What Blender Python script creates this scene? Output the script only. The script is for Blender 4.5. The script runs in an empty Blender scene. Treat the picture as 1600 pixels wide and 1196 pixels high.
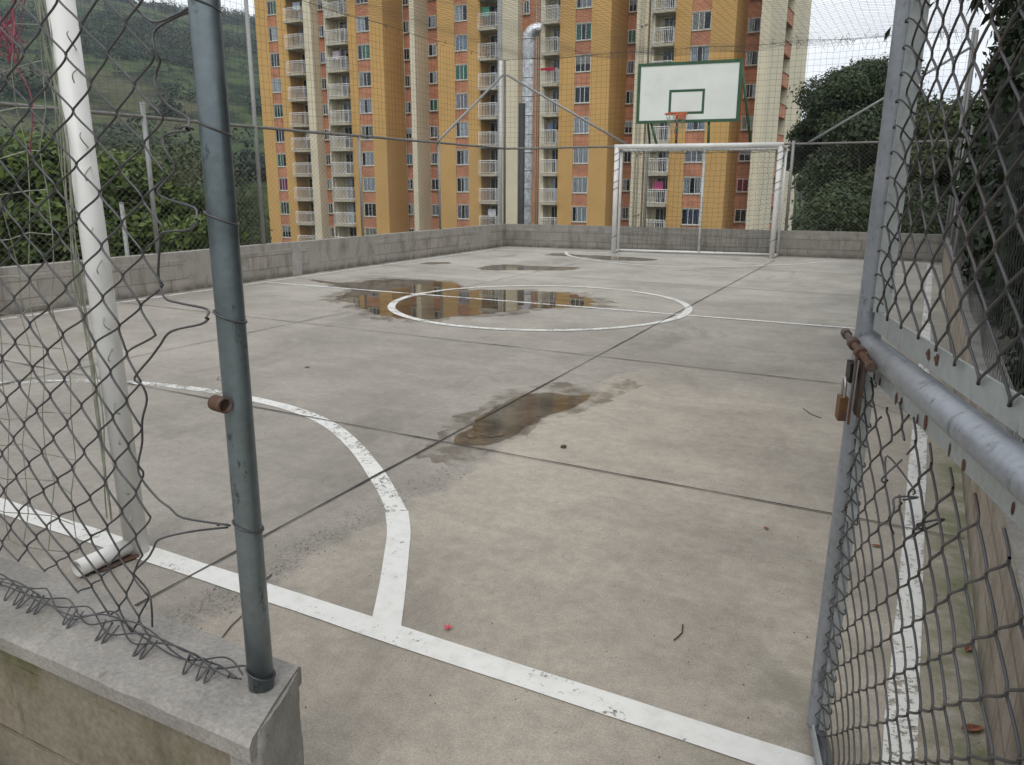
import bpy, bmesh, math, random
from mathutils import Vector, Matrix, noise
random.seed(7)
SC = bpy.context.scene
COL = SC.collection
PI = math.pi
def R(a): return math.radians(a)

# ------------------------------------------------------------------ mesh builder
class MB:
    def __init__(s): s.v = []; s.f = []; s.mi = []; s.sm = []
    def quad(s, a, b, c, d, mi=0):
        n = len(s.v); s.v += [a, b, c, d]; s.f.append((n, n+1, n+2, n+3)); s.mi.append(mi); s.sm.append(False)
    def poly(s, pts, mi=0):
        n = len(s.v); s.v += list(pts); s.f.append(tuple(range(n, n+len(pts)))); s.mi.append(mi); s.sm.append(False)
    def box(s, x0, x1, y0, y1, z0, z1, mi=0, skip=''):
        n = len(s.v)
        s.v += [(x0,y0,z0),(x1,y0,z0),(x1,y1,z0),(x0,y1,z0),(x0,y0,z1),(x1,y0,z1),(x1,y1,z1),(x0,y1,z1)]
        F = dict(b=(0,3,2,1), t=(4,5,6,7), f=(0,1,5,4), r=(1,2,6,5), k=(2,3,7,6), l=(3,0,4,7))
        for k, q in F.items():
            if k in skip: continue
            s.f.append(tuple(n+i for i in q)); s.mi.append(mi); s.sm.append(False)
    def prism(s, pts, z0, z1, mi=0):
        n = len(s.v); k = len(pts)
        s.v += [(p[0], p[1], z0) for p in pts] + [(p[0], p[1], z1) for p in pts]
        s.f.append(tuple(n+i for i in reversed(range(k)))); s.f.append(tuple(n+k+i for i in range(k)))
        s.mi += [mi, mi]; s.sm += [False, False]
        for i in range(k):
            j = (i+1) % k; s.f.append((n+i, n+j, n+k+j, n+k+i)); s.mi.append(mi); s.sm.append(False)
    def tube(s, pts, r, sides=8, cap=True, mi=0, smooth=True):
        pts = [Vector(p) for p in pts]; k = len(pts)
        rr = r if isinstance(r, (list, tuple)) else [r]*k
        d = (pts[1]-pts[0]).normalized()
        up = Vector((0,0,1)) if abs(d.z) < .9 else Vector((0,1,0))
        a = d.cross(up).normalized()
        n0 = len(s.v)
        cs = [(math.cos(2*PI*i/sides), math.sin(2*PI*i/sides)) for i in range(sides)]
        for i, p in enumerate(pts):
            if 0 < i < k-1: t = pts[i+1]-pts[i-1]
            elif i == 0: t = pts[1]-pts[0]
            else: t = pts[-1]-pts[-2]
            if t.length < 1e-9: t = d.copy()
            t.normalize()
            a = a - t*a.dot(t)
            if a.length < 1e-6: a = t.orthogonal()
            a.normalize(); b = t.cross(a)
            for c, q in cs: s.v.append(tuple(p + a*(c*rr[i]) + b*(q*rr[i])))
        for i in range(k-1):
            o = n0+i*sides
            for j in range(sides):
                j2 = (j+1) % sides
                s.f.append((o+j, o+j2, o+sides+j2, o+sides+j)); s.mi.append(mi); s.sm.append(smooth)
        if cap:
            s.f.append(tuple(n0+i for i in reversed(range(sides)))); s.f.append(tuple(n0+(k-1)*sides+i for i in range(sides)))
            s.mi += [mi, mi]; s.sm += [False, False]
    def pipe(s, a, b, ro, ri, sides=20, mi=0):
        # open-ended hollow pipe
        a = Vector(a); b = Vector(b); t = (b-a).normalized(); x = t.orthogonal().normalized(); y = t.cross(x)
        n = len(s.v)
        for p, r in ((a, ro), (b, ro), (b, ri), (a, ri)):
            for i in range(sides):
                q = 2*PI*i/sides; s.v.append(tuple(p + x*math.cos(q)*r + y*math.sin(q)*r))
        for k in range(4):
            for i in range(sides):
                j = (i+1) % sides; k2 = (k+1) % 4
                s.f.append((n+k*sides+i, n+k*sides+j, n+k2*sides+j, n+k2*sides+i)); s.mi.append(mi); s.sm.append(k in (0, 2))
    def build(s, name, mats, parent=None, bevel=0):
        me = bpy.data.meshes.new(name); me.from_pydata([tuple(q) for q in s.v], [], s.f)
        if not isinstance(mats, (list, tuple)): mats = [mats]
        for m in mats: me.materials.append(m)
        me.polygons.foreach_set('material_index', s.mi)
        me.polygons.foreach_set('use_smooth', s.sm)
        me.update()
        o = bpy.data.objects.new(name, me); COL.objects.link(o)
        if parent: o.parent = parent
        if bevel:
            b = o.modifiers.new('bevel', 'BEVEL'); b.width = bevel; b.segments = 2; b.limit_method = 'ANGLE'
        return o
def tag(o, label=None, cat=None, group=None, kind=None):
    if label: o['label'] = label
    if cat: o['category'] = cat
    if group: o['group'] = group
    if kind: o['kind'] = kind
    return o
def empty(name, loc, label, cat, group=None, rz=0):
    o = bpy.data.objects.new(name, None); o.location = loc; o.rotation_euler.z = rz; o.empty_display_size = .2
    COL.objects.link(o); return tag(o, label, cat, group)
def copy_tree(o, parent=None):
    c = o.copy(); COL.objects.link(c); c.parent = parent
    for ch in [q for q in o.children]: copy_tree(ch, c)
    return c
def rel(o):  # parent keeps world placement: parent's empties have loc only
    pass

# ------------------------------------------------------------------ materials
class NT:
    def __init__(s, name):
        s.m = bpy.data.materials.new(name); s.m.use_nodes = True; s.t = s.m.node_tree; s.t.nodes.clear()
        s.out = s.n('ShaderNodeOutputMaterial')
    def n(s, typ, **kw):
        nd = s.t.nodes.new(typ)
        for k, v in kw.items(): setattr(nd, k, v)
        return nd
    def l(s, a, b): s.t.links.new(a, b)
    def put(s, sock, v):
        if isinstance(v, bpy.types.NodeSocket): s.l(v, sock)
        elif v is not None:
            if sock.type == 'RGBA' and len(v) == 3: v = (*v, 1)
            sock.default_value = v
    def coord(s, kind='Object'): return s.n('ShaderNodeTexCoord').outputs[kind]
    def mapping(s, vec, scale=(1,1,1), loc=(0,0,0), rot=(0,0,0)):
        m = s.n('ShaderNodeMapping'); s.l(vec, m.inputs['Vector']); m.inputs['Scale'].default_value = scale
        m.inputs['Location'].default_value = loc; m.inputs['Rotation'].default_value = rot; return m.outputs[0]
    def noise(s, vec, scale, detail=4, rough=.55, dist=0):
        q = s.n('ShaderNodeTexNoise'); s.l(vec, q.inputs['Vector']); q.inputs['Scale'].default_value = scale
        q.inputs['Detail'].default_value = detail; q.inputs['Roughness'].default_value = rough; q.inputs['Distortion'].default_value = dist
        return q.outputs['Fac']
    def vor(s, vec, scale, out='Distance', feature='F1'):
        q = s.n('ShaderNodeTexVoronoi', feature=feature); s.l(vec, q.inputs['Vector']); q.inputs['Scale'].default_value = scale
        return q.outputs[out]
    def ramp(s, fac, a, b, ca=0., cb=1.):
        q = s.n('ShaderNodeMapRange'); q.interpolation_type = 'SMOOTHSTEP'
        s.put(q.inputs['Value'], fac); q.inputs['From Min'].default_value = a; q.inputs['From Max'].default_value = b
        q.inputs['To Min'].default_value = ca; q.inputs['To Max'].default_value = cb; return q.outputs[0]
    def math(s, op, a, b=None):
        q = s.n('ShaderNodeMath', operation=op); s.put(q.inputs[0], a)
        if b is not None: s.put(q.inputs[1], b)
        return q.outputs[0]
    def mix(s, fac, a, b, blend='MIX'):
        q = s.n('ShaderNodeMix', data_type='RGBA', blend_type=blend)
        s.put(q.inputs[0], fac); s.put(q.inputs[6], a); s.put(q.inputs[7], b); return q.outputs[2]
    def sep(s, vec):
        q = s.n('ShaderNodeSeparateXYZ'); s.l(vec, q.inputs[0]); return q.outputs
    def comb(s, x, y, z):
        q = s.n('ShaderNodeCombineXYZ'); s.put(q.inputs[0], x); s.put(q.inputs[1], y); s.put(q.inputs[2], z); return q.outputs[0]
    def bump(s, h, strength=.3, dist=.01):
        q = s.n('ShaderNodeBump'); s.put(q.inputs['Height'], h); q.inputs['Strength'].default_value = strength; q.inputs['Distance'].default_value = dist
        return q.outputs[0]
    def bsdf(s, color, rough=.6, metal=0., normal=None, spec=.5, **kw):
        b = s.n('ShaderNodeBsdfPrincipled'); s.put(b.inputs['Base Color'], color); s.put(b.inputs['Roughness'], rough)
        s.put(b.inputs['Metallic'], metal); b.inputs['Specular IOR Level'].default_value = spec
        if normal is not None: s.l(normal, b.inputs['Normal'])
        for k, v in kw.items(): s.put(b.inputs[k.replace('_', ' ')], v)
        return b.outputs[0]
    def done(s, sh): s.l(sh, s.out.inputs['Surface']); return s.m

def m_plain(name, col, rough=.6, metal=0., var=.12, scale=8., bump=.0, spec=.5, dirt=None, dirt_amt=.4):
    t = NT(name); c = t.coord(); nz = t.noise(c, scale, 5)
    k = t.ramp(nz, .3, .7, 1-var, 1+var)
    cc = t.mix(1., col, t.comb(k, k, k), 'MULTIPLY')
    if dirt: cc = t.mix(t.ramp(t.noise(c, scale*.6, 6, .65), .55, .72, 0, dirt_amt), cc, dirt)
    nrm = t.bump(nz, bump, .005) if bump else None
    return t.done(t.bsdf(cc, rough, metal, nrm, spec))

def m_concrete_court():
    t = NT('court_concrete'); c = t.coord(); X = t.sep(c)
    warm = (.376, .334, .278); cool = (.308, .282, .245)
    # an older, greyer pour on the left; a newer warm pour on the near right, with a ragged edge
    edge = t.math('ADD', X[0], t.math('MULTIPLY', t.math('SUBTRACT', t.noise(c, 1.3, 6, .65), .5), .9))
    near = t.ramp(X[1], 5.4, 6.8, 1, 0)
    m = t.math('MULTIPLY', t.ramp(edge, -2.12, -2.02), near)
    base = t.mix(m, cool, warm)
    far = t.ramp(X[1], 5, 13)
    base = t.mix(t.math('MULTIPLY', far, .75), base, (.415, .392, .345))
    big = t.noise(c, .7, 9, .72)
    k = t.ramp(big, .32, .68, .80, 1.16); base = t.mix(1., base, t.comb(k, k, k), 'MULTIPLY')
    stretch = t.mapping(c, (.6, 3.2, 1)); sw = t.noise(stretch, 1.4, 6, .6, .4)
    k = t.ramp(sw, .3, .7, .95, 1.05); base = t.mix(1., base, t.comb(k, k, k), 'MULTIPLY')
    mid = t.noise(c, 16, 8, .8); k = t.ramp(mid, .3, .7, .86, 1.14); base = t.mix(1., base, t.comb(k, k, k), 'MULTIPLY')
    fine = t.noise(c, 150, 5, .85); k = t.ramp(fine, .32, .68, .74, 1.22); base = t.mix(1., base, t.comb(k, k, k), 'MULTIPLY')
    # dark pits and pale grains
    pit = t.vor(c, 26); pm = t.math('MULTIPLY', t.ramp(pit, .05, .13, 1, 0), t.ramp(t.noise(c, 2.3, 6), .45, .58))
    base = t.mix(t.math('MULTIPLY', pm, .75), base, (.10, .085, .07))
    pale = t.math('MULTIPLY', t.ramp(t.noise(c, 3.1, 8, .75), .58, .7), t.ramp(t.noise(c, 30, 4, .7), .45, .6))
    damp = t.ramp(t.noise(t.mapping(c, (1, .55, 1)), .8, 9, .7, .5), .54, .66); base = t.mix(t.math('MULTIPLY', damp, .42), base, (.15, .135, .115))
    base = t.mix(t.math('MULTIPLY', pale, .35), base, (.5, .48, .44))
    # coarse sediment band lying along the edge of the new pour
    band = t.math('MULTIPLY', t.ramp(edge, -2.33, -2.16), t.ramp(edge, -2.14, -2.04, 1, 0))
    band = t.math('MULTIPLY', t.math('MULTIPLY', band, t.ramp(t.noise(c, 55, 4, .8), .45, .6)), t.ramp(X[1], 1.2, 3.4, 1, .25))
    base = t.mix(t.math('MULTIPLY', band, t.math('MULTIPLY', near, .8)), base, (.13, .115, .095))
    # algae at the foot of the right wall and by the gate
    al = t.math('MULTIPLY', t.ramp(X[0], .1, .26), t.ramp(t.noise(c, 6, 6, .7), .32, .6))
    al = t.math('MULTIPLY', al, t.ramp(X[1], 3.2, 9, 1, .3))
    base = t.mix(t.math('MULTIPLY', al, .8), base, (.15, .16, .07))
    al2 = t.math('MULTIPLY', t.math('MULTIPLY', t.ramp(X[0], -.8, 0.1), t.ramp(X[1], 2.0, 3.6, 1, 0)), t.ramp(t.noise(c, 3, 6, .7), .45, .62))
    base = t.mix(t.math('MULTIPLY', al2, .45), base, (.17, .165, .10))
    # dirt along the left and far walls
    dl = t.math('MULTIPLY', t.ramp(X[0], -9.36, -9.1, 1, 0), t.ramp(t.noise(c, 4, 5), .35, .6))
    base = t.mix(t.math('MULTIPLY', dl, .6), base, (.16, .145, .12))
    h = t.math('ADD', t.math('MULTIPLY', fine, .6), t.math('MULTIPLY', mid, .8))
    # old grooves in the trowelled face
    rough = t.ramp(mid, .3, .7, .72, .9)
    return t.done(t.bsdf(base, rough, 0, t.bump(h, .35, .006), .3))

def m_paint_line(name, wear):
    t = NT(name); c = t.coord()
    nz = t.noise(c, 38, 6, .75); nz2 = t.noise(c, 5, 5, .6); sp = t.noise(t.mapping(c, (1, 2.4, 1)), 75, 3, .6)
    a = t.math('ADD', t.math('MULTIPLY', nz, .6), t.math('MULTIPLY', nz2, .4))
    a = t.math('ADD', a, t.math('MULTIPLY', t.math('SUBTRACT', sp, .5), .25))
    mask = t.ramp(a, wear-.012, wear+.012)
    dirt = t.ramp(t.noise(c, 14, 6, .7), .4, .75, 0, .35)
    col = t.mix(dirt, (.72, .71, .67), (.42, .40, .36))
    b = t.bsdf(col, .6, 0, t.bump(nz, .15, .003), .4)
    tr = t.n('ShaderNodeBsdfTransparent').outputs[0]
    mx = t.n('ShaderNodeMixShader'); t.l(mask, mx.inputs[0]); t.l(tr, mx.inputs[1]); t.l(b, mx.inputs[2])
    return t.done(mx.outputs[0])

def m_blockwall(name, tint=(.36, .335, .30), moss=.0, plaster=0., stain=(.13, .11, .085)):
    t = NT(name); c = t.coord(); X = t.sep(c)
    v = t.comb(t.math('ADD', X[0], X[1]), X[2], 0.)
    wob = t.noise(c, 5, 3)
    br = t.n('ShaderNodeTexBrick'); t.l(t.mapping(v, loc=(0, .035, 0)), br.inputs['Vector'])
    br.inputs['Scale'].default_value = 1; br.inputs['Brick Width'].default_value = .42; br.inputs['Row Height'].default_value = .205
    br.inputs['Mortar Size'].default_value = .009; br.inputs['Mortar Smooth'].default_value = .4; br.inputs['Bias'].default_value = 0
    br.inputs['Color1'].default_value = (.88, .88, .88, 1); br.inputs['Color2'].default_value = (1.12, 1.1, 1.08, 1); br.inputs['Mortar'].default_value = (.74, .72, .69, 1)
    base = t.mix(1., tint, br.outputs['Color'], 'MULTIPLY')
    pl = t.mix(t.noise(c, 2.5, 6, .65), tuple(q*.85 for q in tint), tuple(q*1.15 for q in tint))
    pm = t.ramp(t.noise(c, 1.2, 5, .6), .62-plaster*.5, .72-plaster*.5)
    # a smeared cement course at the top
    pm = t.math('MAXIMUM', pm, t.ramp(t.math('ADD', X[2], t.math('MULTIPLY', wob, .05)), .465, .485))
    base = t.mix(pm, base, pl)
    drip = t.noise(t.mapping(c, (2.6, 2.6, 1.1)), 1.7, 9, .72)
    base = t.mix(t.ramp(drip, .44, .70, 0, .6), base, stain)
    base = t.mix(t.math('MULTIPLY', t.ramp(X[2], .12, .0), t.ramp(t.noise(c, 7, 5), .3, .6, .2, .7)), base, (.07, .065, .05))
    if moss: base = t.mix(t.math('MULTIPLY', t.ramp(t.noise(c, 3.1, 7, .7), .48, .66), moss), base, (.105, .10, .04))
    k = t.ramp(t.noise(c, 60, 4, .7), .3, .7, .87, 1.13); base = t.mix(1., base, t.comb(k, k, k), 'MULTIPLY')
    h = t.math('ADD', t.math('MULTIPLY', t.math('SUBTRACT', 1., br.outputs['Fac']), t.math('SUBTRACT', 1., pm)), t.math('MULTIPLY', t.noise(c, 35, 5, .7), .5))
    return t.done(t.bsdf(base, .88, 0, t.bump(h, .7, .01), .2))

def m_cement(name, col=(.34, .335, .32), moss=0.):
    t = NT(name); c = t.coord()
    n1 = t.noise(c, 4, 6, .65); n2 = t.noise(c, 90, 4, .7)
    base = t.mix(t.ramp(n1, .3, .7), tuple(q*.78 for q in col), tuple(q*1.15 for q in col))
    k = t.ramp(n2, .3, .7, .85, 1.15); base = t.mix(1., base, t.comb(k, k, k), 'MULTIPLY')
    base = t.mix(t.ramp(t.noise(c, 11, 6, .7), .6, .72, 0, .6), base, tuple(q*.4 for q in col))
    if moss: base = t.mix(t.ramp(t.noise(c, 3, 7, .7), .5, .68, 0, moss), base, (.11, .11, .05))
    return t.done(t.bsdf(base, .85, 0, t.bump(t.math('ADD', n2, t.noise(c, 22, 5, .7)), .55, .006), .2))

def m_galv(name, col=(.30, .335, .345), rough=.42, rust=.0, metal=.55, blot=.5):
    t = NT(name); c = t.coord()
    n = t.noise(c, 7, 6, .7)
    base = t.mix(t.ramp(n, .3, .75), tuple(q*.88 for q in col), tuple(q*1.12 for q in col))
    sp = t.noise(c, 60, 3, .6); base = t.mix(t.ramp(sp, .35, .7, 0, .25), base, tuple(q*1.5 for q in col))
    if blot: base = t.mix(t.ramp(t.noise(t.mapping(c, (1, 1, .45)), 26, 5, .7), .57, .68, 0, blot), base, (.05, .06, .06))
    rm = t.ramp(t.noise(c, 9, 7, .72), .72-rust*.35, .80-rust*.35) if rust else 0.
    if rust: base = t.mix(rm, base, t.mix(t.noise(c, 50, 4), (.06, .028, .018), (.13, .068, .042)))
    r = t.ramp(n, .3, .7, rough-.07, rough+.12)
    if rust:
        me = t.math('MULTIPLY', t.math('SUBTRACT', 1., rm), metal); r = t.math('MAXIMUM', r, t.math('MULTIPLY', rm, .9))
    else: me = metal
    return t.done(t.bsdf(base, r, me, t.bump(sp, .12, .002), .5))

def m_bricky(name, c1, c2, mort, bw=.4, rh=.2, ms=.012, frame='xz', var=.15):
    t = NT(name); c = t.coord(); X = t.sep(c)
    v = t.comb(t.math('ADD', X[0], X[1]), X[2], 0.)
    br = t.n('ShaderNodeTexBrick'); t.l(v, br.inputs['Vector']); br.inputs['Scale'].default_value = 1
    br.inputs['Brick Width'].default_value = bw; br.inputs['Row Height'].default_value = rh; br.inputs['Mortar Size'].default_value = ms
    for k, q in (('Color1', c1), ('Color2', c2), ('Mortar', mort)): br.inputs[k].default_value = (*q, 1)
    k = t.ramp(t.noise(c, .8, 6, .6), .3, .7, 1-var, 1+var)
    base = t.mix(1., br.outputs['Color'], t.comb(k, k, k), 'MULTIPLY')
    return t.done(t.bsdf(base, .85, 0, t.bump(t.math('SUBTRACT', 1., br.outputs['Fac']), .5, .02), .2))

def m_render_wall(name, col):
    # painted exterior plaster: dull patches, rain streaks, faint floor lines
    t = NT(name); c = t.coord(); X = t.sep(c)
    k = t.ramp(t.noise(c, .25, 5, .6), .3, .7, .93, 1.06); base = t.mix(1., col, t.comb(k, k, k), 'MULTIPLY')
    st = t.noise(t.mapping(c, (3, 3, .12)), 1.3, 6, .6)
    base = t.mix(t.ramp(st, .52, .75, 0, .28), base, tuple(q*.62 for q in col))
    fl = t.math('FRACT', t.math('DIVIDE', t.math('ADD', X[2], 1.11), 2.335))
    base = t.mix(t.math('MULTIPLY', t.ramp(t.math('ABSOLUTE', t.math('SUBTRACT', fl, .5)), .492, .498), .18), base, tuple(q*.55 for q in col))
    k = t.ramp(t.noise(c, 14, 4, .7), .3, .7, .97, 1.03); base = t.mix(1., base, t.comb(k, k, k), 'MULTIPLY')
    return t.done(t.bsdf(base, .82, 0, t.bump(t.noise(c, 20, 4), .2, .01), .25))

def m_leaf(name, dark, light, trans=.25, sc=.6):
    t = NT(name); g = t.n('ShaderNodeNewGeometry'); oi = t.n('ShaderNodeObjectInfo')
    n1 = t.noise(g.outputs['Position'], sc, 4, .6)
    f = t.ramp(t.math('ADD', t.math('MULTIPLY', g.outputs['Random Per Island'], .5), t.math('MULTIPLY', n1, .75)), .25, .95)
    base = t.mix(f, dark, light)
    k = t.math('ADD', .8, t.math('MULTIPLY', oi.outputs['Random'], .4)); base = t.mix(1., base, t.comb(k, k, k), 'MULTIPLY')
    b = t.bsdf(base, .55, 0, None, .35)
    tr = t.n('ShaderNodeBsdfTranslucent'); t.put(tr.inputs[0], base)
    mx = t.n('ShaderNodeMixShader'); mx.inputs[0].default_value = trans; t.l(b, mx.inputs[1]); t.l(tr.outputs[0], mx.inputs[2])
    return t.done(mx.outputs[0])

def m_puddle(name, tint, ior=1.36, rough=.015, edge=.5):
    t = NT(name); c = t.coord()
    fr = t.n('ShaderNodeFresnel'); fr.inputs['IOR'].default_value = ior
    nrm = t.bump(t.noise(c, 3, 2), .02, .002); t.l(nrm, fr.inputs['Normal'])
    gl = t.n('ShaderNodeBsdfGlossy'); gl.inputs['Roughness'].default_value = rough; gl.inputs['Color'].default_value = (1, 1, 1, 1); t.l(nrm, gl.inputs['Normal'])
    tr = t.n('ShaderNodeBsdfTransparent'); tr.inputs['Color'].default_value = (*tint, 1)
    mx = t.n('ShaderNodeMixShader'); t.l(fr.outputs[0], mx.inputs[0]); t.l(tr.outputs[0], mx.inputs[1]); t.l(gl.outputs[0], mx.inputs[2])
    return t.done(mx.outputs[0])

def m_glass_pane():
    t = NT('window_glass')
    fr = t.n('ShaderNodeFresnel'); fr.inputs['IOR'].default_value = 1.5
    gl = t.n('ShaderNodeBsdfGlossy'); gl.inputs['Roughness'].default_value = .03; gl.inputs['Color'].default_value = (.9, .95, 1, 1)
    tr = t.n('ShaderNodeBsdfTransparent'); tr.inputs['Color'].default_value = (.92, .95, .95, 1)
    mx = t.n('ShaderNodeMixShader'); t.l(fr.outputs[0], mx.inputs[0]); t.l(tr.outputs[0], mx.inputs[1]); t.l(gl.outputs[0], mx.inputs[2])
    return t.done(mx.outputs[0])

M = {}
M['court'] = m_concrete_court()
M['line'] = m_paint_line('court_line_paint', .45)
M['line_new'] = m_paint_line('fresh_line_paint', .385)
M['line_worn'] = m_paint_line('worn_line_paint', .50)
M['line_side'] = m_paint_line('side_line_paint', .455)
M['joint'] = m_plain('joint_gap', (.05, .045, .038), .9, var=.4, scale=30)
M['wall_left'] = m_blockwall('grey_block_wall', (.36, .335, .30), plaster=.25)
M['wall_far'] = m_blockwall('dark_block_wall', (.29, .275, .25))
M['wall_right'] = m_blockwall('stained_block_wall', (.31, .27, .225), moss=.4, stain=(.12, .085, .06))
M['wall_near'] = m_blockwall('mossy_block_wall', (.215, .19, .145), moss=.75, plaster=.45, stain=(.07, .058, .036))
M['coping'] = m_cement('coping_cement', (.285, .268, .245), moss=.3)
M['galv'] = m_galv('galvanised_pole', (.20, .235, .25), .36, rust=.1, blot=.9, metal=.8)
M['gate_pipe'] = m_galv('gate_tube', (.31, .325, .35), .46, rust=.12, blot=.5)
M['gate_bar'] = m_galv('gate_flat_bar', (.36, .385, .38), .5, rust=.22, metal=.35, blot=.3)
M['rustpipe'] = m_galv('rusty_steel', (.12, .09, .075), .7, rust=.75, metal=.3, blot=0)
M['rustdark'] = m_plain('dark_rust', (.10, .035, .02), .9, var=.4, scale=40)
M['wire_dark'] = m_plain('weathered_fence_wire', (.12, .125, .12), .6, .3, var=.25, scale=5)
M['wire'] = m_plain('fence_wire', (.085, .082, .085), .42, .5, var=.25, scale=5, dirt=(.09, .05, .03), dirt_amt=.6)
M['wire_far'] = m_plain('galvanised_fence_wire', (.26, .255, .235), .5, .45, var=.2, scale=2)
M['rail'] = m_galv('fence_rail', (.20, .19, .175), .6, rust=.3, metal=.3)
M['post'] = m_galv('fence_post', (.30, .30, .29), .55, rust=.1, metal=.35)
M['cord'] = m_plain('dark_net_cord', (.055, .06, .055), .9, var=.2)
M['cordpale'] = m_plain('faded_net_cord', (.30, .31, .24), .9, var=.3, scale=12)
M['cordred'] = m_plain('red_net_cord', (.30, .07, .11), .8, var=.25, scale=20)
M['gpaint'] = m_plain('white_goal_paint', (.74, .73, .70), .42, 0, var=.05, scale=4, dirt=(.33, .28, .22), dirt_amt=.45)
M['board'] = m_plain('white_backboard', (.80, .83, .78), .5, 0, var=.04, scale=2, dirt=(.60, .62, .57), dirt_amt=.4)
M['green'] = m_plain('green_paint', (.035, .10, .045), .5, 0, var=.15)
M['orange'] = m_plain('orange_rim', (.62, .14, .06), .5, 0, var=.15)
M['lockbody'] = m_galv('rusty_padlock', (.19, .10, .045), .6, rust=.62, metal=.6, blot=.2)
M['black'] = m_plain('black_steel', (.015, .014, .014), .5, .2)
M['steel'] = m_plain('dull_steel', (.45, .44, .42), .35, .8)
M['deadleaf'] = m_plain('dead_leaf', (.22, .07, .03), .7, var=.4, scale=30)
M['twig'] = m_plain('twig_bark', (.06, .045, .035), .9, var=.3)
M['candy'] = m_plain('red_wrapper', (.5, .06, .08), .4, var=.4, scale=60)
M['mud'] = m_plain('wet_mud', (.11, .065, .03), .6, var=.5, scale=25)
M['ochre'] = m_render_wall('ochre_plaster', (.58, .355, .13))
M['cream'] = m_render_wall('cream_plaster', (.68, .61, .45))
M['grey'] = m_render_wall('grey_plaster', (.44, .44, .44))
M['brick'] = m_bricky('red_brick', (.46, .185, .10), (.54, .235, .135), (.44, .29, .21))
M['slab'] = m_plain('balcony_slab', (.47, .43, .33), .85, var=.1, scale=1.5, dirt=(.2, .18, .14), dirt_amt=.4)
M['railw'] = m_plain('white_railing', (.85, .85, .84), .5, 0)
M['frame'] = m_plain('window_aluminium', (.72, .72, .70), .5, 0)
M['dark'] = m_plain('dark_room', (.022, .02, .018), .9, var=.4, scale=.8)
M['glass'] = m_glass_pane()
M['roomw'] = m_plain('room_wall', (.20, .18, .15), .9, var=.2, scale=1)
def m_curtain(name, col):
    t = NT(name); c = t.coord(); X = t.sep(c)
    f = t.math('SINE', t.math('ADD', t.math('MULTIPLY', X[0], 42.), t.math('MULTIPLY', t.noise(c, 3, 2), 6.)))
    k = t.ramp(f, -1, 1, .62, 1.1)
    return t.done(t.bsdf(t.mix(1., col, t.comb(k, k, k), 'MULTIPLY'), .8, 0, t.bump(f, .5, .03), .1))
CURT = [m_curtain('curtain_'+n, c) for n, c in (('white', (.86, .87, .90)), ('grey', (.58, .59, .62)), ('pale_blue', (.62, .70, .82)), ('beige', (.72, .66, .56)),
        ('dark_blue', (.20, .24, .36)), ('mauve', (.62, .52, .60)), ('green', (.12, .42, .28)), ('sky_blue', (.16, .42, .62)), ('red', (.50, .03, .07)), ('pink', (.62, .12, .28)))]
def m_duct():
    t = NT('duct_foil'); c = t.coord(); X = t.sep(c)
    seam = t.math('FRACT', t.math('MULTIPLY', X[2], .83)); sm = t.ramp(t.math('ABSOLUTE', t.math('SUBTRACT', seam, .5)), .45, .5)
    dn = t.noise(t.mapping(c, (3, 3, 1.2)), 1.6, 5, .6)
    base = t.mix(sm, t.mix(dn, (.42, .43, .44), (.74, .75, .76)), (.28, .28, .28))
    return t.done(t.bsdf(base, .36, .75, t.bump(dn, .8, .12), .5))
M['duct'] = m_duct()
M['tarp'] = m_plain('black_sheeting', (.02, .02, .022), .6, var=.3, scale=2)
M['leaf_far'] = m_leaf('broad_tree_leaves', (.009, .019, .007), (.060, .090, .028), .2, .35)
M['leaf_bush'] = m_leaf('bush_leaves', (.016, .034, .009), (.14, .20, .04), .3, .45)
M['leaf_olive'] = m_leaf('olive_brush_leaves', (.020, .032, .011), (.095, .115, .04), .25, .4)
M['leaf_near'] = m_leaf('overhanging_leaves', (.010, .016, .007), (.038, .062, .020), .12, 1.2)
M['leaf_climber'] = m_leaf('climber_leaves', (.010, .016, .007), (.035, .06, .02), .12, 1.2)  # the climber's own dark green, close to the overhanging leaves
M['bark'] = m_plain('bark', (.10, .08, .06), .9, var=.3, scale=6, bump=.6)

# ------------------------------------------------------------------ camera
cam = bpy.data.cameras.new('camera'); co = bpy.data.objects.new('camera', cam); COL.objects.link(co); SC.camera = co
rx = Vector((.88574545, .46416019, .00321187)); ux = Vector((-.11670851, .21600404, .96939227)); fw = Vector((-.44925952, .85900965, -.24549604))
mm = Matrix(((rx.x, ux.x, -fw.x, 0), (rx.y, ux.y, -fw.y, 0), (rx.z, ux.z, -fw.z, 1.5), (0, 0, 0, 1)))
co.matrix_world = mm; cam.sensor_width = 36; cam.lens = 1217.65/1600*36; cam.clip_start = .05; cam.clip_end = 5000

# ------------------------------------------------------------------ world and sun (overcast)
SUN_EL, SUN_AZ = R(52), R(160)     # azimuth clockwise from +y
w = bpy.data.worlds.new('World'); SC.world = w; w.use_nodes = True; nt = w.node_tree; nt.nodes.clear()
def wn(t, **k):
    n = nt.nodes.new(t)
    for a, b in k.items(): setattr(n, a, b)
    return n
out = wn('ShaderNodeOutputWorld'); bg = wn('ShaderNodeBackground'); bg.inputs['Strength'].default_value = .1
sky = wn('ShaderNodeTexSky', sky_type='NISHITA'); sky.sun_disc = False; sky.sun_elevation = SUN_EL; sky.sun_rotation = SUN_AZ; sky.dust_density = 2.5; sky.altitude = 1500
tc = wn('ShaderNodeTexCoord'); mp = wn('ShaderNodeMapping'); mp.inputs['Scale'].default_value = (1, 1, 2.6)
nz = wn('ShaderNodeTexNoise'); nz.inputs['Scale'].default_value = 2.2; nz.inputs['Detail'].default_value = 7; nz.inputs['Roughness'].default_value = .55; nz.inputs['Distortion'].default_value = .3
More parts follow.
